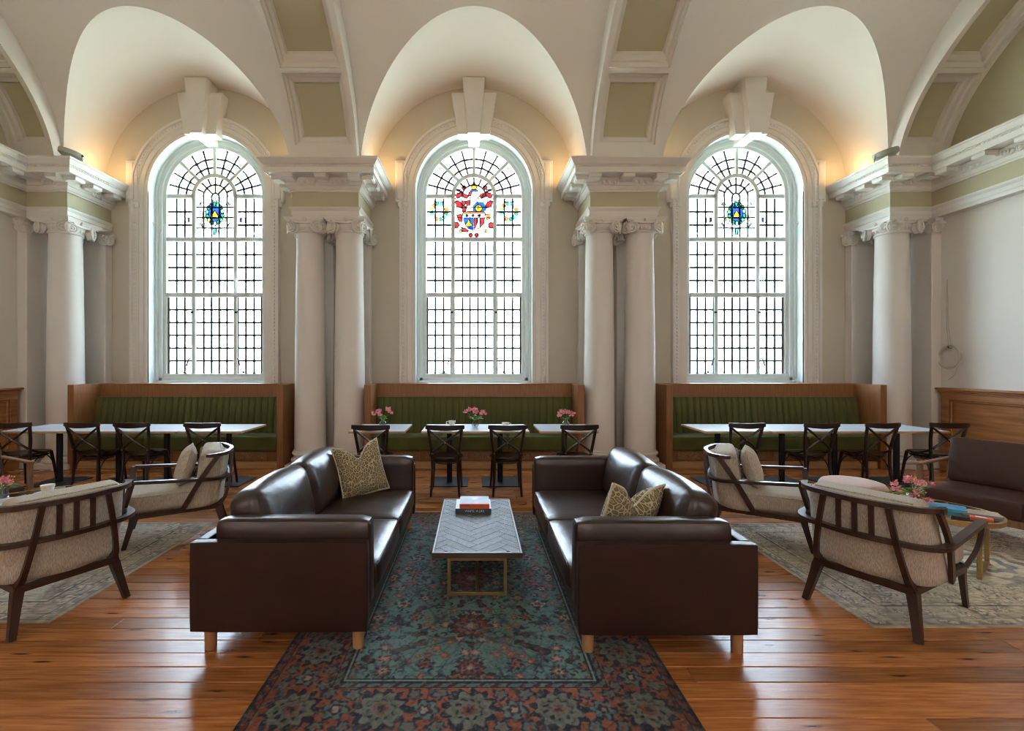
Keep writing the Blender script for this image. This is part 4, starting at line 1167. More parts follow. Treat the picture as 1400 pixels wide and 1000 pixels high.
def persian(X, Y, w, h):
    rg = random.Random(3)
    X0, Y0 = X, Y
    X = X+.016*(vnoise(X0, Y0, 22, 31)-.5)+.010*(vnoise(X0, Y0, 55, 32)-.5); Y = Y+.016*(vnoise(X0, Y0, 22, 33)-.5)+.010*(vnoise(X0, Y0, 55, 34)-.5)
    img = np.zeros(X.shape+(3,)); img[:] = lin(88, 118, 112)
    red, rust, navy, teal, cream, wine, dark = lin(136, 66, 56), lin(150, 84, 62), lin(36, 42, 62), lin(96, 128, 124), lin(158, 156, 138), lin(82, 36, 44), lin(28, 28, 36)
    rose = lin(178, 110, 98)
    n1 = vnoise(X, Y, 4, 1)+.5*vnoise(X, Y, 11, 2); blend(img, (n1-.55)*.9, lin(110, 150, 142)); blend(img, (.55-n1)*.9, lin(64, 98, 98))
    # vines
    cx0, cy0 = w/2, h/2
    U, V = np.abs(X-cx0), np.abs(Y-cy0)
    for k, (fx, fy, ph) in enumerate(((9, 5, 0), (6, 8, 1.3), (12, 7, 2.4), (5, 11, .7))):
        f = np.sin(U*fx*2+1.5*np.sin(V*fy+ph))+np.sin(V*fy*2+1.7*np.cos(U*fx+ph))
        blend(img, (1-np.abs(f)/.10)*.75, dark if k % 2 else navy)
    # scattered flowers, mirrored about both axes
    pts = []
    for _ in range(1400):
        u, v = rg.uniform(0, .64), rg.uniform(0, 1.12); r = rg.choice((.02, .026, .034, .042, .058))
        if all((u-a)**2+(v-b)**2 > (r+c+.010)**2 for a, b, c in pts): pts.append((u, v, r))
    for u, v, r in pts:
        k = rg.random(); ph = rg.uniform(0, 6); n = rg.choice((5, 6, 8))
        if k > .62 and r < .05: n = 2; cols = [(1, navy if k < .75 else dark, 2), (.62, teal if k < .85 else wine, 2)]
        elif r > .04: cols = [(1, dark, n), (.9, wine if k < .5 else navy, n), (.68, rust if k < .6 else cream, n), (.45, cream if k < .4 else red, n), (.22, navy, 4)]
        elif r > .03: cols = [(1, navy if k < .6 else wine, n), (.75, red if k < .5 else rose, n), (.38, cream, n)]
        else: cols = [(1, red if k < .36 else (navy if k < .72 else cream), n), (.5, rose if k < .36 else (teal if k < .72 else wine), 4)]
        for su in (-1, 1):
            for sv in (-1, 1): flower(img, X, Y, cx0+su*u, cy0+sv*v, r, n, ph*su*sv, cols, .26 if n > 2 else .5)
    # central medallion and two palmettes
    for cv, r in ((0, .15), (-.62, .12), (.62, .12), (-1.0, .075), (1.0, .075)):
        flower(img, X, Y, cx0, cy0+cv, r, 8, 0, [(1, dark, 12), (.92, wine, 12), (.7, red, 8), (.52, navy, 8), (.36, rust, 6), (.2, cream, 6)], .16)
    # borders
    d = np.minimum(np.minimum(X0, w-X0), np.minimum(Y0, h-Y0)); bw = .392
    bmask = d < bw
    bimg = np.zeros_like(img); bimg[:] = lin(150, 78, 54); blend(bimg, (n1-.5)*.9, lin(172, 96, 68)); blend(bimg, (.6-n1)*.8, lin(104, 52, 42))
    q = np.sin(X*38+2*np.sin(Y*21))+np.sin(Y*38+2*np.sin(X*21)); blend(bimg, (1-np.abs(q)/.22)*.8, lin(44, 34, 44))
    q = np.sin(X*60+1)+np.sin(Y*60+2); blend(bimg, (q-1.25)*3, lin(52, 60, 76))
    def bord(cx, cy_, big):
        if big: flower(bimg, X, Y, cx, cy_, .125, 10, 0, [(1, dark, 13), (.90, navy, 13), (.80, cream*.55, 9), (.62, lin(96, 104, 92), 11), (.50, dark, 10), (.45, cream*.5, 9), (.27, rust*.8, 7), (.13, navy, 5)], .13)
        else:
            flower(bimg, X, Y, cx, cy_, .062, 6, .5, [(1, navy, 6), (.8, teal*.9, 6), (.5, wine, 5), (.25, cream, 4)], .2)
    def small(cx, cy_):
        flower(bimg, X, Y, cx, cy_, .036, 5, 1, [(1, navy, 5), (.7, teal*.8, 5), (.35, rust, 4)], .2)
    mid = .205; nb = 5; sx = (w-2*mid)/(nb-1); 
    for k in range(nb):
        for yy in (mid, h-mid): bord(mid+sx*k, yy, True)
        if k < nb-1:
            for yy in (mid, h-mid):
                bord(mid+sx*(k+.5), yy, False)
                for q in (-.1, .1):
                    small(mid+sx*(k+.5)+.06, yy+q); small(mid+sx*(k+.5)-.06, yy+q)
    nv = 7; sy = (h-2*mid)/(nv-1)
    for k in range(nv):
        for xx in (mid, w-mid):
            if 0 < k < nv-1: bord(xx, mid+sy*k, True)
            if k < nv-1:
                bord(xx, mid+sy*(k+.5), False)
                for q in (-.1, .1): small(xx+q, mid+sy*(k+.5)+.06); small(xx+q, mid+sy*(k+.5)-.06)
    for a, b, col in ((0, .018, dark), (.018, .05, lin(120, 58, 46)), (.05, .056, dark), (.345, .352, dark), (.352, .376, lin(86, 110, 108)), (.376, .392, dark)):
        m = (d >= a) & (d < b); bimg[m] = col
    s_ = X+Y*1.0
    dots = (d >= .352) & (d < .376) & (np.sin((X-Y)*90) > .35); bimg[dots] = wine
    dots = (d >= .018) & (d < .05) & (np.sin((X+Y)*80) > .4); bimg[dots] = navy
    img[bmask] = bimg[bmask]
    m = (d >= .392) & (d < .405); img[m] = lin(120, 150, 142); m = (d >= .405) & (d < .413); img[m] = dark
    wear = vnoise(X, Y, 7, 5)*.6+vnoise(X, Y, 26, 6)*.4
    blend(img, (wear-.55)*1.1, lin(120, 128, 118))
    sp = vnoise(X0, Y0, 70, 8)*.5+vnoise(X0, Y0, 130, 9)*.5
    blend(img, (sp-.56)*2.2, lin(40, 44, 48)); blend(img, (.40-sp)*2.0, lin(134, 138, 124))
    return img*np.array([.66, .68, .70])
rug_object('persian_rug', -1.055, 1.0, 1.90, 4.90, RUGT, .0052, persian, 'teal and rust patterned oriental rug under the two sofas')
def greyrug(seed):
    def f(X, Y, w, h):
        rg = random.Random(seed); img = np.zeros(X.shape+(3,)); img[:] = lin(158, 150, 138)
        g1, g2, g3, bl = lin(112, 108, 106), lin(86, 86, 90), lin(186, 178, 164), lin(104, 110, 122)
        n1 = vnoise(X, Y, 3, seed)+.5*vnoise(X, Y, 9, seed+1); blend(img, (n1-.6)*1.3, g3); blend(img, (.7-n1)*.9, bl)
        U, V = np.abs(X-w/2), np.abs(Y-h/2)
        for k, (fx, fy, ph) in enumerate(((7, 9, 0), (11, 6, 1.1), (14, 12, 2))):
            q = np.sin(U*fx*2+1.5*np.sin(V*fy+ph))+np.sin(V*fy*2+1.5*np.cos(U*fx+ph)); blend(img, (1-np.abs(q)/.16)*.7, g2 if k % 2 else g1)
        pts = []
        for _ in range(700):
            u, v = rg.uniform(0, w/2), rg.uniform(0, h/2); r = rg.choice((.025, .035, .05, .07))
            if all((u-a)**2+(v-b)**2 > (r+c+.012)**2 for a, b, c in pts): pts.append((u, v, r))
        for u, v, r in pts:
            n = rg.choice((5, 6, 8)); ph = rg.uniform(0, 6)
            for su in (-1, 1):
                for sv in (-1, 1): flower(img, X, Y, w/2+su*u, h/2+sv*v, r, n, ph, [(1, g2, n), (.82, g3, n), (.55, g1, n), (.3, g3, 4)], .24)
        flower(img, X, Y, w/2, h/2, .42, 8, 0, [(1, g2, 12), (.95, g3, 12), (.8, g1, 8), (.62, g3, 8), (.45, bl, 8), (.3, g3, 6), (.15, g2, 6)], .1)
        d = np.minimum(np.minimum(X, w-X), np.minimum(Y, h-Y))
        for a, b, col in ((0, .02, lin(140, 132, 120)), (.02, .035, g2), (.09, .10, g2), (.235, .25, g2), (.27, .28, g1)):
            m = (d >= a) & (d < b); img[m] = col
        m = (d >= .035) & (d < .09) & (np.sin(X*55)+np.sin(Y*55) > .6); img[m] = g1
        m = (d >= .25) & (d < .27) & (np.sin((X+Y)*70) > 0); img[m] = g3
        wear = vnoise(X, Y, 5, seed+3)*.5+vnoise(X, Y, 24, seed+4)*.5
        blend(img, (wear-.42)*1.6, lin(176, 168, 154)); img *= (.66+.5*vnoise(X*.4, Y*2.2, 60, seed+5))[..., None]
        return img*np.array([1.42, 1.31, 1.16])
    return f
rug_object('grey_rug', -5.9, -2.63, 2.82, 4.60, .007, .0095, greyrug(21), 'worn grey and beige patterned rug under the glass table with the coffee cup')
rug_object('grey_rug', 2.41, 5.7, 2.77, 4.57, .007, .0095, greyrug(44), 'worn grey and beige patterned rug under the oval glass table with pink flowers and books')

# ------------------------------------------------------------------ herringbone coffee table and its books
ct = empty('coffee_table', (.012, 3.70, RUGT), 0, 'low coffee table with grey herringbone top and gold frame between the sofas', 'table')
tw, tl, zt = .305, .615, .318
mb = MB().box(-tw, tw, -tl, tl, .284, .306, .003); top = obj('table_top', mb, M['greyedge'], ct, smooth=0)
e = MB()
e.box(-tw-.002, tw+.002, -tl-.002, -tl+.016, .280, .3175, .002); e.box(-tw-.002, tw+.002, tl-.016, tl+.002, .280, .3175, .002)
e.box(-tw-.002, -tw+.014, -tl+.016, tl-.016, .280, .3175, .002); e.box(tw-.014, tw+.002, -tl+.016, tl-.016, .280, .3175, .002)
obj('edge_frame', e, M['greyedge'], ct, smooth=0)
PL, PW = .30, .075
c45 = sqrt(.5)
def hb(poly):
    q = [((x-y)*c45, (x+y)*c45-.9) for x, y in poly]
    return clip_poly(q, -tw+.015, tw-.015, -tl+.017, tl-.017)
g = .0018; NQ = PL/PW
for rep in (-1, 0, 1):
    for k in range(-8, 34):
        ox = rep*2*PL+PL*.0; x0, y0 = k*PW+ox, k*PW
        for poly in ([(x0+g, y0+g), (x0+PL-g, y0+g), (x0+PL-g, y0+PW-g), (x0+g, y0+PW-g)],
                     [(x0+g, y0+PW+g), (x0+PW-g, y0+PW+g), (x0+PW-g, y0+PW+PL-g), (x0+g, y0+PW+PL-g)]):
            q = hb(poly)
            if len(q) >= 3:
                ar = abs(sum(q[i-1][0]*q[i][1]-q[i][0]*q[i-1][1] for i in range(len(q))))/2
                if ar > 2e-4:
                    obj('plank', MB().prism(q, lambda a, b, d: (a, b, d), .306, .3165+random.uniform(-.0006, .0006)), M['greywood'], top, smooth=0)
for s_ in (-1, 1):
    y = s_*.55; fr = MB()
    fw, fz0, fz1 = .205, 0.0, .262
    t = .011
    fr.box(-fw, -fw+2*t, y-t, y+t, fz0, fz1, .002); fr.box(fw-2*t, fw, y-t, y+t, fz0, fz1, .002)
    fr.box(-fw+2*t, fw-2*t, y-t, y+t, fz0, fz0+2*t, .002); fr.box(-fw+2*t, fw-2*t, y-t, y+t, fz1-2*t, fz1, .002)
    obj('frame_loop', fr, M['gold'], ct, smooth=0)
    for sx in (-.16, .16): obj('spacer', MB().box(sx-.012, sx+.012, y-.012, y+.012, .262, .284), M['gold'], ct, smooth=0)
obj('stretcher', MB().box(-.011, .011, -.539, .539, .002, .022, .002), M['gold'], ct, smooth=0)
obj('stretcher', MB().box(-.011, .011, -.539, .539, .241, .261, .002), M['gold'], ct, smooth=0)

def text_mesh(s, size, m, parent, loc, rot, name='lettering', ext=.0004):
    c = bpy.data.curves.new(name, 'FONT'); c.body = s; c.size = size; c.align_x = 'CENTER'; c.align_y = 'CENTER'; c.extrude = ext
    o = bpy.data.objects.new(name, c); C.objects.link(o)
    bpy.context.view_layer.update()
    dg = bpy.context.evaluated_depsgraph_get(); me = bpy.data.meshes.new_from_object(o.evaluated_get(dg))
    bpy.data.objects.remove(o); bpy.data.curves.remove(c)
    me.materials.clear(); me.materials.append(m)
    o = bpy.data.objects.new(name, me); C.objects.link(o); o.parent = parent; o.location = loc; o.rotation_euler = rot
    return o
def book(name, loc, rz, w, d, h, cover, spine, label, cat='book', group=None, topcol=None):
    r = empty(name, loc, rz, label, cat, group)
    obj('pages', MB().box(-w/2+.004, w/2-.004, -d/2+.004, d/2-.004, .003, h-.003), M['paper'], r, smooth=0)
    cv = MB().box(-w/2, w/2, -d/2, d/2, 0, .003, .001); cv.box(-w/2, w/2, -d/2, d/2, h-.003, h, .001); obj('cover', cv, topcol or cover, r, smooth=0)
    obj('spine', MB().box(-w/2, w/2, -d/2-.001, -d/2+.004, 0, h, .001), spine, r, smooth=0)
    return r
bz = RUGT+.3172
mk = lambda n, c, r=.4, c2=None, vs=8: mat(n, c, r, col2=c2, vscale=vs) if c2 else mat(n, c, r, var=.05)
pale = mk('pale_blue_cover', (.20, .24, .29), .5, (.33, .32, .37), 14)
b1 = book('book', (-.018, 4.03, bz), 0, .305, .27, .042, mk('white_cover', (.36, .38, .38)), mk('slate_spine', (.055, .06, .075)), 'large book with dark lettered spine, lower of two on the herringbone coffee table')
text_mesh('WHITE  A LIFE', .026, M['paper'], b1, (.01, -.137, .021), (PI/2, 0, 0))
b2 = book('book', (-.008, 4.03, bz+.042), 0, .255, .235, .034, mk('orange_cover', (.62, .06, .015)), mk('orange_spine', (.66, .075, .018)), 'smaller book with orange-red spine and pale cover on the dark-spined book', topcol=pale)
text_mesh('IT HUNT', .017, mat('dark_ink', (.05, .01, .01), .6), b2, (-.075, -.1195, .020), (PI/2, 0, 0))
obj('cover_print', MB().box(-.02, .02, .0, .07, .034, .0345), mk('pink_print', (.42, .27, .28)), b2, smooth=0)

# ------------------------------------------------------------------ beige armchairs
def make_armchair():
    r = empty('lounge_armchair', label='x', cat='armchair', group='beige lounge armchairs with walnut frames')
    wd = M['walnut']; P = lambda nm, mb, m=wd, sm=30: obj(nm, mb, m, r, smooth=sm)
    def outline(hw, yb, yfront, rad=.16, bow=.035, n=8):
        pts = [(hw, yfront)]
        for k in range(1, 5): pts.append((hw, yfront+(yb+rad-yfront)*k/5))
        for k in range(n+1):
            a = PI/2*k/n; pts.append((hw-rad+rad*cos(a), yb+rad-rad*sin(a)-bow*0))
        m = 8
        for k in range(1, m):
            u = 1-2*k/m; x = (hw-rad)*u; pts.append((x, yb-bow*(1-u*u)))
        q = [(-x, y) for x, y in pts[:len(pts)-m+1]][::-1]
        return pts+q
    # upholstered shell
    zs = [.285, .30, .34, .45, .56, .66, .735, .75]; outer, inner = [], []
    for j, z in enumerate(zs):
        u = (z-.285)/.465; yb = -.325-.06*u; yf = -.02-.25*u; ins = .02 if j in (0, len(zs)-1) else 0
        outer.append([(x, y, z) for x, y in outline(.325-ins, yb+ins, yf)])
        inner.append([(x, y, z) for x, y in outline(.27+ins*.5, yb+.06-ins*.5, yf)])
    mb = MB(); mb.grid(outer, flip=True); mb.grid(inner)
    for A in (0, -1): mb.grid([outer[A], inner[A]], flip=(A == -1))
    for e in (0, -1): mb.grid([[row[e] for row in outer], [row[e] for row in inner]], flip=(e == 0))
    P('upholstered_shell', mb, M['linen'], 60)
    P('seat_cushion', MB().cushion(.285, .35, .078, .04, (.004, .01, .02), 12, Matrix.Translation((0, .075, .375))), M['linen'], 180)
    sc_ = [(.285*math.copysign(abs(cos(2*PI*k/48))**.28, cos(2*PI*k/48)), .075+.35*math.copysign(abs(sin(2*PI*k/48))**.28, sin(2*PI*k/48)), .438) for k in range(48)]
    obj('piping', MB().tube(sc_, .006, 6, closed=True), M['linen'], r)
    Q = Matrix.Translation((0, -.255, .588)) @ Matrix.Rotation(math.radians(9), 4, 'X')
    bc = P('back_cushion', MB().cushion(.292, .088, .205, .05, (.0, .022, .0), 12, Q), M['linen'], 180)
    pts = [tuple(Q @ Vector((x, -.055, .204))) for x in (-.25, -.12, 0, .12, .25)]
    obj('seam', MB().tube(spline(pts, 3), .006, 6), M['linen'], bc)
    # frame
    top = [(x, y, .760) for x, y in outline(.352, -.40, -.30, .17)]
    P('top_rail', MB().bar(top, .036, .030), sm=40)
    mid = outline(.372, -.39, .385, .17)
    mid = [(x, y, .545+.048*max(0, (y+.3)/.685)) for x, y in mid]
    P('arm_rail', MB().bar(mid, .046, .026), sm=40)
    for x in (-.17, -.085, 0, .085, .17):
        if abs(x) < .16: P('slat', MB().bar([(x, -.423, .56), (x*.98, -.430, .750)], .026, .014, side=(0, 1, 0)))
    for s_ in (-1, 1):
        P('leg', MB().bar(spline([(s_*.165, -.432, .750), (s_*.198, -.418, .55), (s_*.230, -.375, .355), (s_*.238, -.325, .285), (s_*.248, -.322, .22), (s_*.288, -.388, .0)], 5), [.028+.020*math.exp(-((k-18)/5)**2)+(.004 if k > 18 else 0) for k in range(26)], [.024+.026*math.exp(-((k-18)/5)**2)+(.012 if k > 18 else 0) for k in range(26)], side=(0, 1, 0)), sm=50)
        P('side_post', MB().bar(spline([(s_*.352, -.31, .757), (s_*.36, -.17, .55), (s_*.335, -.03, .29)], 5), .022, .04, side=(0, 1, 0)), sm=50)
        P('arm_post', MB().bar(spline([(s_*.372, .388, .592), (s_*.366, .40, .52), (s_*.345, .388, .40), (s_*.305, .335, .285)], 5), .024, .046, side=(0, 1, 0)), sm=50)
        P('leg', MB().bar(spline([(s_*.292, .325, .30), (s_*.290, .345, .20), (s_*.294, .398, 0)], 4), [.036-.012*k/8 for k in range(9)], [.055-.022*k/8 for k in range(9)], side=(0, 1, 0)), sm=50)
        P('side_rail', MB().bar([(s_*.300, .33, .278), (s_*.250, -.33, .268)], .028, .042))
    P('front_rail', MB().bar([(-.300, .32, .278), (.300, .32, .278)], .028, .042)); P('back_rail', MB().bar([(-.25, -.335, .268), (.25, -.335, .268)], .028, .042))
    return r
ac0 = make_armchair()
def face(dx, dy): return math.atan2(-dx, dy)
AC = [((-2.87, 3.075, 0), face(-.869, .494), 'beige armchair with its slatted back to us, beside the glass table with the coffee cup'),
      ((-2.82, 4.365, 0), face(-.86, -.51), 'beige armchair in side view facing left, a plain cushion on it'),
      ((2.65, 4.295, 0), face(.86, -.51), 'beige armchair in side view facing right, a plain cushion on it'),
      ((2.727, 3.055, 0), face(.868, .497), 'beige armchair with its slatted back to us, beside the oval table with pink flowers')]
for i, (l, a, lb) in enumerate(AC):
    o = ac0 if i == 0 else copy_tree(ac0)
    o.location = l; o.rotation_euler = (0, 0, a); o['label'] = lb
def on_chair(i, lx, ly):
    l, a, _ = AC[i]; return l[0]+lx*cos(a)-ly*sin(a), l[1]+lx*sin(a)+ly*cos(a), a
for i, nm, sx in ((1, 'plain beige cushion leaning in the armchair that faces left', .03), (2, 'plain beige cushion leaning in the armchair that faces right', -.03)):
    x, y, a = on_chair(i, sx, .005)
    pillow('seat_pillow', (x, y, .462), (math.radians(17), 0, a), .38, .345, .15, .08, M['linen'], nm, 'cushion', trim=False, group='plain cushions on the armchairs')

# ------------------------------------------------------------------ leather armchairs near the end walls
def make_leather_armchair():
    r = empty('leather_armchair', label='x', cat='armchair', group='brown leather armchairs by the end walls')
    P = lambda nm, mb, m, sm=30: obj(nm, mb, m, r, smooth=sm)
    fw = M['legwood_dark']
    P('seat_cushion', MB().cushion(.315, .30, .085, .035, (.0, .01, .012), 10, Matrix.Translation((0, .03, .345))), M['leather3'], 180)
    Q = Matrix.Translation((0, -.27, .635)) @ Matrix.Rotation(math.radians(11), 4, 'X')
    P('back_cushion', MB().cushion(.325, .07, .22, .035, (0, .015, .0), 10, Q), M['leather3'], 180)
    for s_ in (-1, 1):
        P('leg', MB().box(s_*.35-.02, s_*.35+.02, .29, .335, 0, .625, .004), fw, 0)
        P('leg', MB().bar([(s_*.35, -.38, 0), (s_*.35, -.30, .30), (s_*.35, -.36, .70)], .034, .04, side=(0, 1, 0)), fw, 0)
        P('arm', MB().box(s_*.35-.026, s_*.35+.026, -.34, .345, .622, .645, .006), fw, 0)
        P('side_rail', MB().box(s_*.35-.014, s_*.35+.014, -.31, .30, .215, .27, .003), fw, 0)
    P('front_rail', MB().box(-.335, .335, .29, .32, .205, .265, .003), fw, 0)
    P('back_rail', MB().box(-.335, .335, -.33, -.30, .215, .27, .003), fw, 0)
    P('seat_board', MB().box(-.335, .335, -.31, .30, .245, .262), fw, 0)
    return r
M['legwood_dark'] = mat('brown_oak_frame', (.17, .085, .042), .42, col2=(.25, .13, .066), vscale=9, stretch=(5, 5, 1))
la = make_leather_armchair()
la.location = (4.73, 4.24, .007); la.rotation_euler = (0, 0, face(-.9, -.43)); la['label'] = 'brown leather armchair with wooden frame behind the oval glass table, before the oak panelling'
copy_tree(la, (-4.78, 4.28, .007), face(.9, -.43), 'brown leather armchair at the left picture edge, mostly cut off, behind the coffee cup')

# ------------------------------------------------------------------ pouf
pf = empty('pouf', (3.75, 4.55, .007), 0, 'round pale pink upholstered pouf behind the slatted armchair back', 'pouf')
prof = [(.02, .03), (.255, .03), (.268, .04), (.272, .06), (.272, .37), (.267, .40), (.25, .422), (.22, .432), (.1, .437), (.01, .438)]
obj('upholstery', MB().lathe(prof, 48), M['pouf'], pf, smooth=60)
obj('base_ring', MB().lathe([(.24, 0), (.25, 0), (.25, .035), (.24, .035)], 36), M['walnut'], pf, smooth=40)
obj('seam', MB().tube([(.271*cos(2*PI*k/40), .271*sin(2*PI*k/40), .385) for k in range(40)], .004, 6, closed=True), M['pouf'], pf)

# ------------------------------------------------------------------ oval glass tables
def make_oval():
    r = empty('oval_glass_table', label='x', cat='table', group='oval glass coffee tables')
    A, B, n = .52, .345, 56
    def el(a, b, z): return [(a*cos(2*PI*k/n), b*sin(2*PI*k/n), z) for k in range(n)]
    def se(a, b, z):
        e = lambda t: math.copysign(abs(t)**.85, t)
        return [(a*e(cos(2*PI*k/n)), b*e(sin(2*PI*k/n)), z) for k in range(n)]
    mb = MB(); pts = [(p[0], p[1]) for p in se(A-.018, B-.018, 0)]
    mb.prism(pts, lambda a, b, d: (a, b, d), .412, .420); obj('glass_top', mb, M['glasstop'], r, smooth=30)
    mb = MB(); mb.grid([se(A-.022, B-.022, .385), se(A, B, .385), se(A, B, .419), se(A-.016, B-.016, .423), se(A-.022, B-.022, .411), se(A-.022, B-.022, .385)], closed_v=True, flip=True); obj('rim', mb, M['gold'], r, smooth=40)
    for sx in (-1, 1):
        fr = MB(); x = sx*.40; y1 = .215; t = .014
        for y in (-y1, y1): fr.box(x-t, x+t, y-t, y+t, 0, .386, .003)
        fr.box(x-t, x+t, -y1+t, y1-t, 0, .028, .003); obj('leg_frame', fr, M['gold'], r, smooth=0)
    return r
ov = make_oval(); ov.location = (3.66, 3.83, .007); ov.rotation_euler = (0, 0, math.atan2(-.8, .6)); ov['label'] = 'oval glass coffee table with gold rim holding books and pink flowers'
copy_tree(ov, (-3.93, 3.97, .007), math.atan2(.8, .6), 'oval glass coffee table holding the coffee cup and magazines, partly outside the picture')
ZT = .428
# ------------------------------------------------------------------ vases, bouquets, cups
def make_vase(loc, label, h=.11, bulb=True):
    if bulb: pr = [(.004, .002), (.036, .002), (.052, .025), (.054, .045), (.042, .066), (.023, .084), (.022, .097), (.032, h)]
    else: pr = [(.004, .002), (.040, .002), (.043, .02), (.043, h*.8), (.046, h)]
    r = empty('glass_vase', loc, 0, label, 'vase', 'glass vases of pink flowers')
    mb = MB(); mb.lathe(pr, 24, cap=False); mb.lathe([(q*.93, z+.003) for q, z in pr[:-1]]+[(pr[-1][0]*.96, h)], 24, cap=False); obj('glass_body', mb, M['vase'], r, smooth=60)
    wp = [(q*.9, z+.004) for q, z in pr if z < h*.62]; obj('water', MB().lathe(wp, 24), M['vase'], r, smooth=60)
    return r
def petal(mb, base, d, ln, w):
    d = Vector(d).normalized(); s_ = d.orthogonal().normalized(); u = d.cross(s_)
    p = Vector(base); a = p+d*ln*.5+u*ln*.12
    mb.add([tuple(p), tuple(a+s_*w), tuple(p+d*ln+u*ln*.05), tuple(a-s_*w)], [(0, 1, 2, 3)])
def bouquet(loc, heads, leaves, label, buds=0, seed=1, hr=.034):
    rg = random.Random(seed)
    r = empty('flower_bouquet', loc, 0, label, 'flowers', 'pink flower bouquets')
    for i, (x, y, z) in enumerate(heads):
        obj('stem', MB().tube(spline([(rg.uniform(-.008, .008), rg.uniform(-.008, .008), .012), (x*.1, y*.1, .09), (x*.45, y*.45, .09+(z-.09)*.5), (x, y, z)], 4), .0022, 5), M['stem'], r)
        mb = MB()
        for q in range(4):
            c = Vector((x, y, z))+Vector((rg.uniform(-1, 1), rg.uniform(-1, 1), rg.uniform(-.7, .8)))*hr*.75
            ax = Vector((rg.uniform(-1, 1), rg.uniform(-1, 1), rg.uniform(-.2, 1))).normalized(); o1 = ax.orthogonal().normalized(); o2 = ax.cross(o1)
            for k in range(6):
                a = 2*PI*k/6; petal(mb, c-ax*.008, ax*.75+o1*cos(a)*.8+o2*sin(a)*.8, hr*1.15, hr*.30)
        obj('flower', mb, M['pink'], r, smooth=0)
    for (x, y, z) in leaves:
        mb = MB(); b = Vector((x*.15, y*.15, .095)); t = Vector((x, y, z)); m = (b+t)/2+Vector((0, 0, .018))
        s_ = (t-b).cross(Vector((0, 0, 1))).normalized()*.022 if (t-b).length > 0 else Vector((.01, 0, 0))
        mb.add([tuple(b), tuple(m+s_), tuple(t), tuple(m-s_), tuple(m-Vector((0, 0, .006)))], [(0, 1, 4), (1, 2, 4), (2, 3, 4), (3, 0, 4)]); obj('leaf', mb, M['leaf'], r, smooth=0)
    for k in range(buds):
        a = rg.uniform(0, 2*PI); q = rg.uniform(.02, .075); p = (q*cos(a)+.05, q*sin(a), rg.uniform(.10, .20))
        mb = MB().ball(p, .0065, 5, 4); mb.tube([(p[0]*.2, p[1]*.2, .09), p], .001, 4); obj('bud', mb, M['cream_bud'], r)
    return r
def leafring(n, r0, z0, z1, seed):
    rg = random.Random(seed)
    return [(rg.uniform(.6, 1.1)*r0*cos(2*PI*k/n+rg.uniform(-.2, .2)), rg.uniform(.6, 1.1)*r0*sin(2*PI*k/n), rg.uniform(z0, z1)) for k in range(n)]
ZD = .7525
make_vase((-.005, 6.12, ZD), 'bulbous glass vase at the centre of the long middle table')
bouquet((-.005, 6.12, ZD), [(-.115, 0, .20), (-.085, .03, .235), (-.02, -.02, .215), (.005, .04, .225), (.045, 0, .205), (.10, .01, .205), (.12, -.01, .185)], leafring(12, .12, .11, .17, 2), 'pink flowers with green leaves at the centre of the long middle table', seed=2)
make_vase((-1.245, 6.16, ZD), 'bulbous glass vase on the small table at the darker banquette nearest the first window')
bouquet((-1.245, 6.16, ZD), [(-.12, 0, .17), (-.085, .02, .19), (-.045, 0, .16), (.055, .02, .245), (.085, 0, .215), (.115, .01, .19), (-.055, .03, .205)], leafring(11, .08, .10, .17, 5), 'lopsided pink flowers with a gap in the middle, beyond the patterned pillow', seed=3)
make_vase((1.215, 6.16, ZD), 'bulbous glass vase behind the small white block')
bouquet((1.215, 6.16, ZD), [(-.085, 0, .17), (-.06, .02, .20), (-.01, 0, .205), (.035, .02, .2), (.075, 0, .195), (.09, .01, .165), (-.08, -.03, .14)], leafring(11, .085, .09, .14, 7), 'low dome of pink flowers beside the small white block', seed=4)
# right oval table
make_vase((3.66, 3.82, ZT), 'straight clear glass vase on the oval table with the books', .095, False)
bouquet((3.66, 3.82, ZT), [(-.16, -.02, .14), (-.13, .02, .165), (-.035, 0, .215), (-.02, .03, .195), (.03, 0, .185), (.075, .02, .17), (.115, -.01, .165), (-.06, -.06, .105), (-.005, -.075, .055), (.04, -.075, .05)],
        leafring(9, .13, .09, .16, 9)+[(-.17, -.03, .10), (-.20, 0, .085)], 'large pink alstroemeria bunch with cream buds on the oval glass table with books', buds=22, seed=6, hr=.032)
# left oval table
make_vase((-4.12, 3.98, ZT), 'straight clear glass vase at the left picture edge beside the coffee cup', .095, False)
bouquet((-4.12, 3.98, ZT), [(-.06, 0, .17), (.01, .02, .16), (.045, -.01, .165), (.075, 0, .15), (-.02, -.03, .12)], leafring(8, .1, .08, .12, 11)+[(.13, 0, .10), (.12, .03, .12)], 'pink flowers at the left picture edge, partly cut off', buds=12, seed=8, hr=.03)
def cup_set(x, y, z, ang, lbc, lbs, tall=True, sc=1.2):
    s_ = empty('saucer', (x, y, z), 0, lbs, 'saucer', 'white saucers')
    obj('dish', MB().lathe([(.004, .001), (.045*sc, .001), (.078*sc, .010), (.080*sc, .013), (.076*sc, .013), (.045*sc, .006), (.004, .005)], 32), M['porcelain'], s_, smooth=50)
    c = empty('coffee_cup', (x, y, z+.006), ang, lbc, 'cup', 'white coffee cups')
    h = .074 if tall else .062
    obj('bowl', MB().lathe([(.004, .0), (.024*sc, .0), (.028*sc, .006), (.038*sc, h*.6), (.042*sc, h), (.039*sc, h), (.034*sc, h*.6), (.024*sc, .010), (.004, .008)], 32), M['porcelain'], c, smooth=50)
    obj('handle', MB().tube(spline([(.037*sc, 0, h*.85), (.060*sc, 0, h*.8), (.060*sc, 0, h*.4), (.034*sc, 0, h*.3)], 5), .005, 8), M['porcelain'], c)
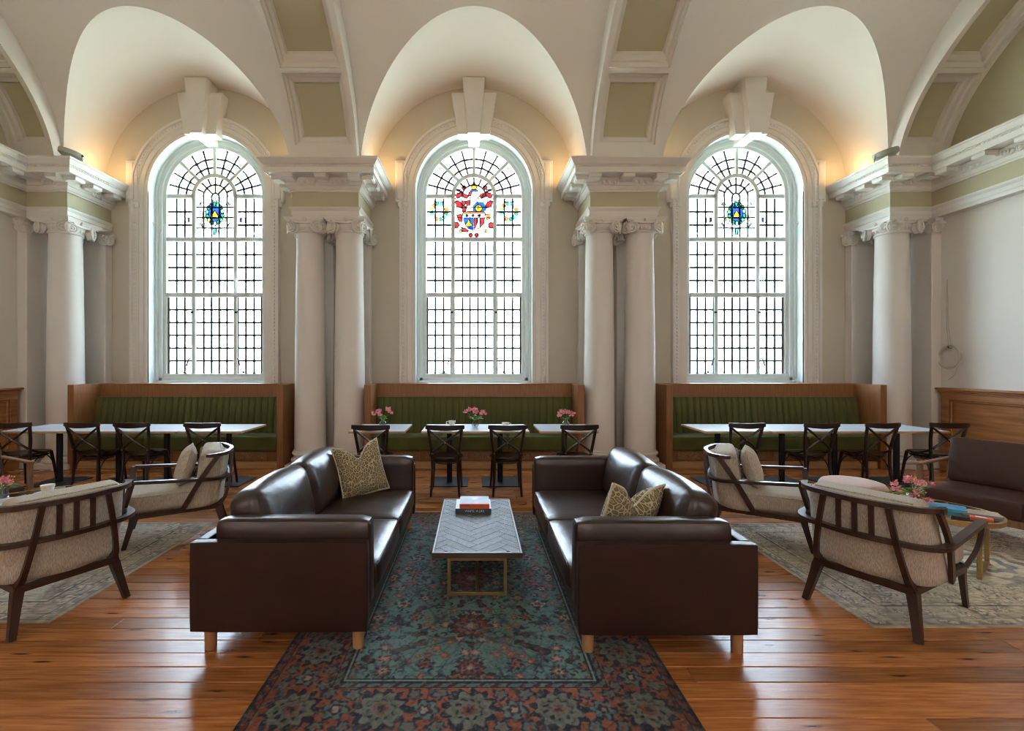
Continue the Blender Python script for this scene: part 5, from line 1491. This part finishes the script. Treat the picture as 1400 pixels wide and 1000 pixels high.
cup_set(-.32, 6.20, ZD, PI, 'white coffee cup with handle to the left on the long middle table', 'saucer under the cup with its handle to the left')
cup_set(.40, 6.10, ZD, .2, 'low white coffee cup with handle to the right on the long middle table', 'saucer under the low cup with its handle to the right', False)
cup_set(-3.865, 4.13, ZT, 2.4, 'white coffee cup on the glass table at the left', 'wide saucer under the coffee cup on the glass table', True, 1.25)
tl_ = empty('tea_light_holder', (1.31, 6.02, ZD), 0, 'small white block on the small table beside a low dome of flowers', 'holder')
obj('block', MB().box(-.045, .045, -.03, .03, 0, .05, .006), M['porcelain'], tl_, smooth=0); obj('recess_rim', MB().lathe([(.018, .05), (.024, .05), (.024, .053), (.018, .053)], 20), M['porcelain'], tl_, smooth=30)
# books and magazines on the oval tables
blue = mk('blue_cover', (.03, .22, .50), .3, (.12, .42, .62), 10); multi = mk('peach_photo_cover', (.60, .38, .26), .3, (.50, .44, .40), 14)
book('book', (3.80, 3.70, ZT), -.75, .24, .17, .024, blue, mk('blue_spine', (.04, .30, .50)), 'thick book with bright blue cover on the oval glass table', topcol=blue)
book('book', (3.93, 3.56, ZT), -.62, .22, .15, .016, multi, mk('grey_spine', (.25, .22, .22)), 'thin book with peach coloured picture cover beside the blue book', topcol=multi)
rb = book('book', (3.83, 3.46, ZT), -.75, .12, .05, .012, mk('orange_red_cover', (.70, .10, .03)), mk('orange_red_spine', (.72, .12, .03)), 'narrow orange-red booklet at the edge of the oval glass table')
obj('cover_print', MB().box(-.03, .03, -.01, .02, .012, .0124), M['paper'], rb, smooth=0)
for k, (x, y, a, lb) in enumerate(((-4.03, 3.86, .5, 'pale magazine nearest the vase at the left picture edge'), (-3.96, 3.82, .9, 'white open leaflet lying against the armchair back on the glass table'))):
    mg = empty('magazine', (x, y, ZT+(.0055*k)), a, lb, 'magazine')
    obj('cover', MB().box(-.10, .10, -.14, .14, 0, .005, .001), mk('magazine_cover', (.60, .62, .66), .3, (.78, .78, .78), 8), mg, smooth=0)
    obj('cover_picture', MB().box(-.08, .08, -.02, .11, .005, .0054), mk('magazine_print', (.32, .38, .46), .3, (.6, .6, .62), 12), mg, smooth=0)

# ------------------------------------------------------------------ cable coil, floodlights, socket
cc = empty('cable_coil', (XR-.03, 6.85, 1.70), 0, 'cream cable coil hanging on the end wall above the panelling', 'cable')
mb = MB(); pts = []
for k in range(0, 120):
    a = 2*PI*k/28; rr = .165+.012*sin(k*.7); pts.append((-.004*(k//28)-.006*sin(k*1.3)*.3, rr*.92*sin(a)+.01*sin(k*.21), rr*cos(a)))
mb.tube(pts, .009, 6); obj('coil', mb, M['cable'], cc)
mb = MB().tube(spline([(0, -.02, .16), (.015, .04, .5), (.02, .05, .9), (.02, .06, 1.18)], 8), .004, 6); mb.tube(spline([(0, .02, .16), (.015, .065, .6), (.02, .06, 1.18)], 8), .004, 6); obj('hanging_cord', mb, M['cable'], cc)
mb = MB().tube(spline([(-.01, -.12, -.1), (-.01, -.08, -.25), (-.005, .02, -.34)], 8), .006, 6); obj('loose_end', mb, M['cable'], cc)
obj('hook', MB().tube(spline([(.03, 0, .14), (-.02, 0, .14), (-.03, 0, .17)], 4), .005, 6), M['iron'], cc)
for x, s_, lb in ((-6.06, -1, 'grey floodlight on the cornice corner over the first corner column'), (6.15, 1, 'grey floodlight on the cornice corner near the cable coil')):
    f = empty('floodlight', (x, 6.85, 4.632), 0, lb, 'lamp', 'grey floodlights on the corner cornices')
    Q = Matrix.Translation((0, 0, .115)) @ Matrix.Rotation(s_*math.radians(-14), 4, 'Y')
    mb = MB(); mb.lathe([(.02, -.05), (.11, -.05), (.15, -.02), (.155, .03), (.15, .045), (.135, .03), (.02, .025)], 32); mb.v = [tuple(Q @ Vector(p)) for p in mb.v]; obj('housing', mb, M['lampgrey'], f, smooth=40)
    mb = MB().lathe([(.005, .028), (.13, .030), (.13, .036), (.005, .036)], 32); mb.v = [tuple(Q @ Vector(p)) for p in mb.v]; obj('lens', mb, M['vase'], f, smooth=40)
    mb = MB().bar([(-.15, .01, .11), (-.165, .01, .0), (.165, .01, .0), (.15, .01, .11)], .02, .006, side=(0, 1, 0)); obj('bracket', mb, M['lampgrey'], f, smooth=0)
    obj('knob', MB().ball((.165, .01, .09), .014, 8, 6), M['iron'], f)
sk = empty('floor_socket', (-6.30, 6.86, 0), 0, 'white plug and cord on the floor by the first corner column', 'socket')
obj('plug_box', MB().box(-.05, .05, -.03, .03, .0, .06, .006), M['flat_white'], sk, smooth=0)
obj('cord', MB().tube(spline([(-.05, 0, .03), (-.25, -.1, .006), (-.45, .0, .006), (-.55, -.12, .006), (-.7, -.05, .006)], 6), .005, 6), M['cable'], sk)
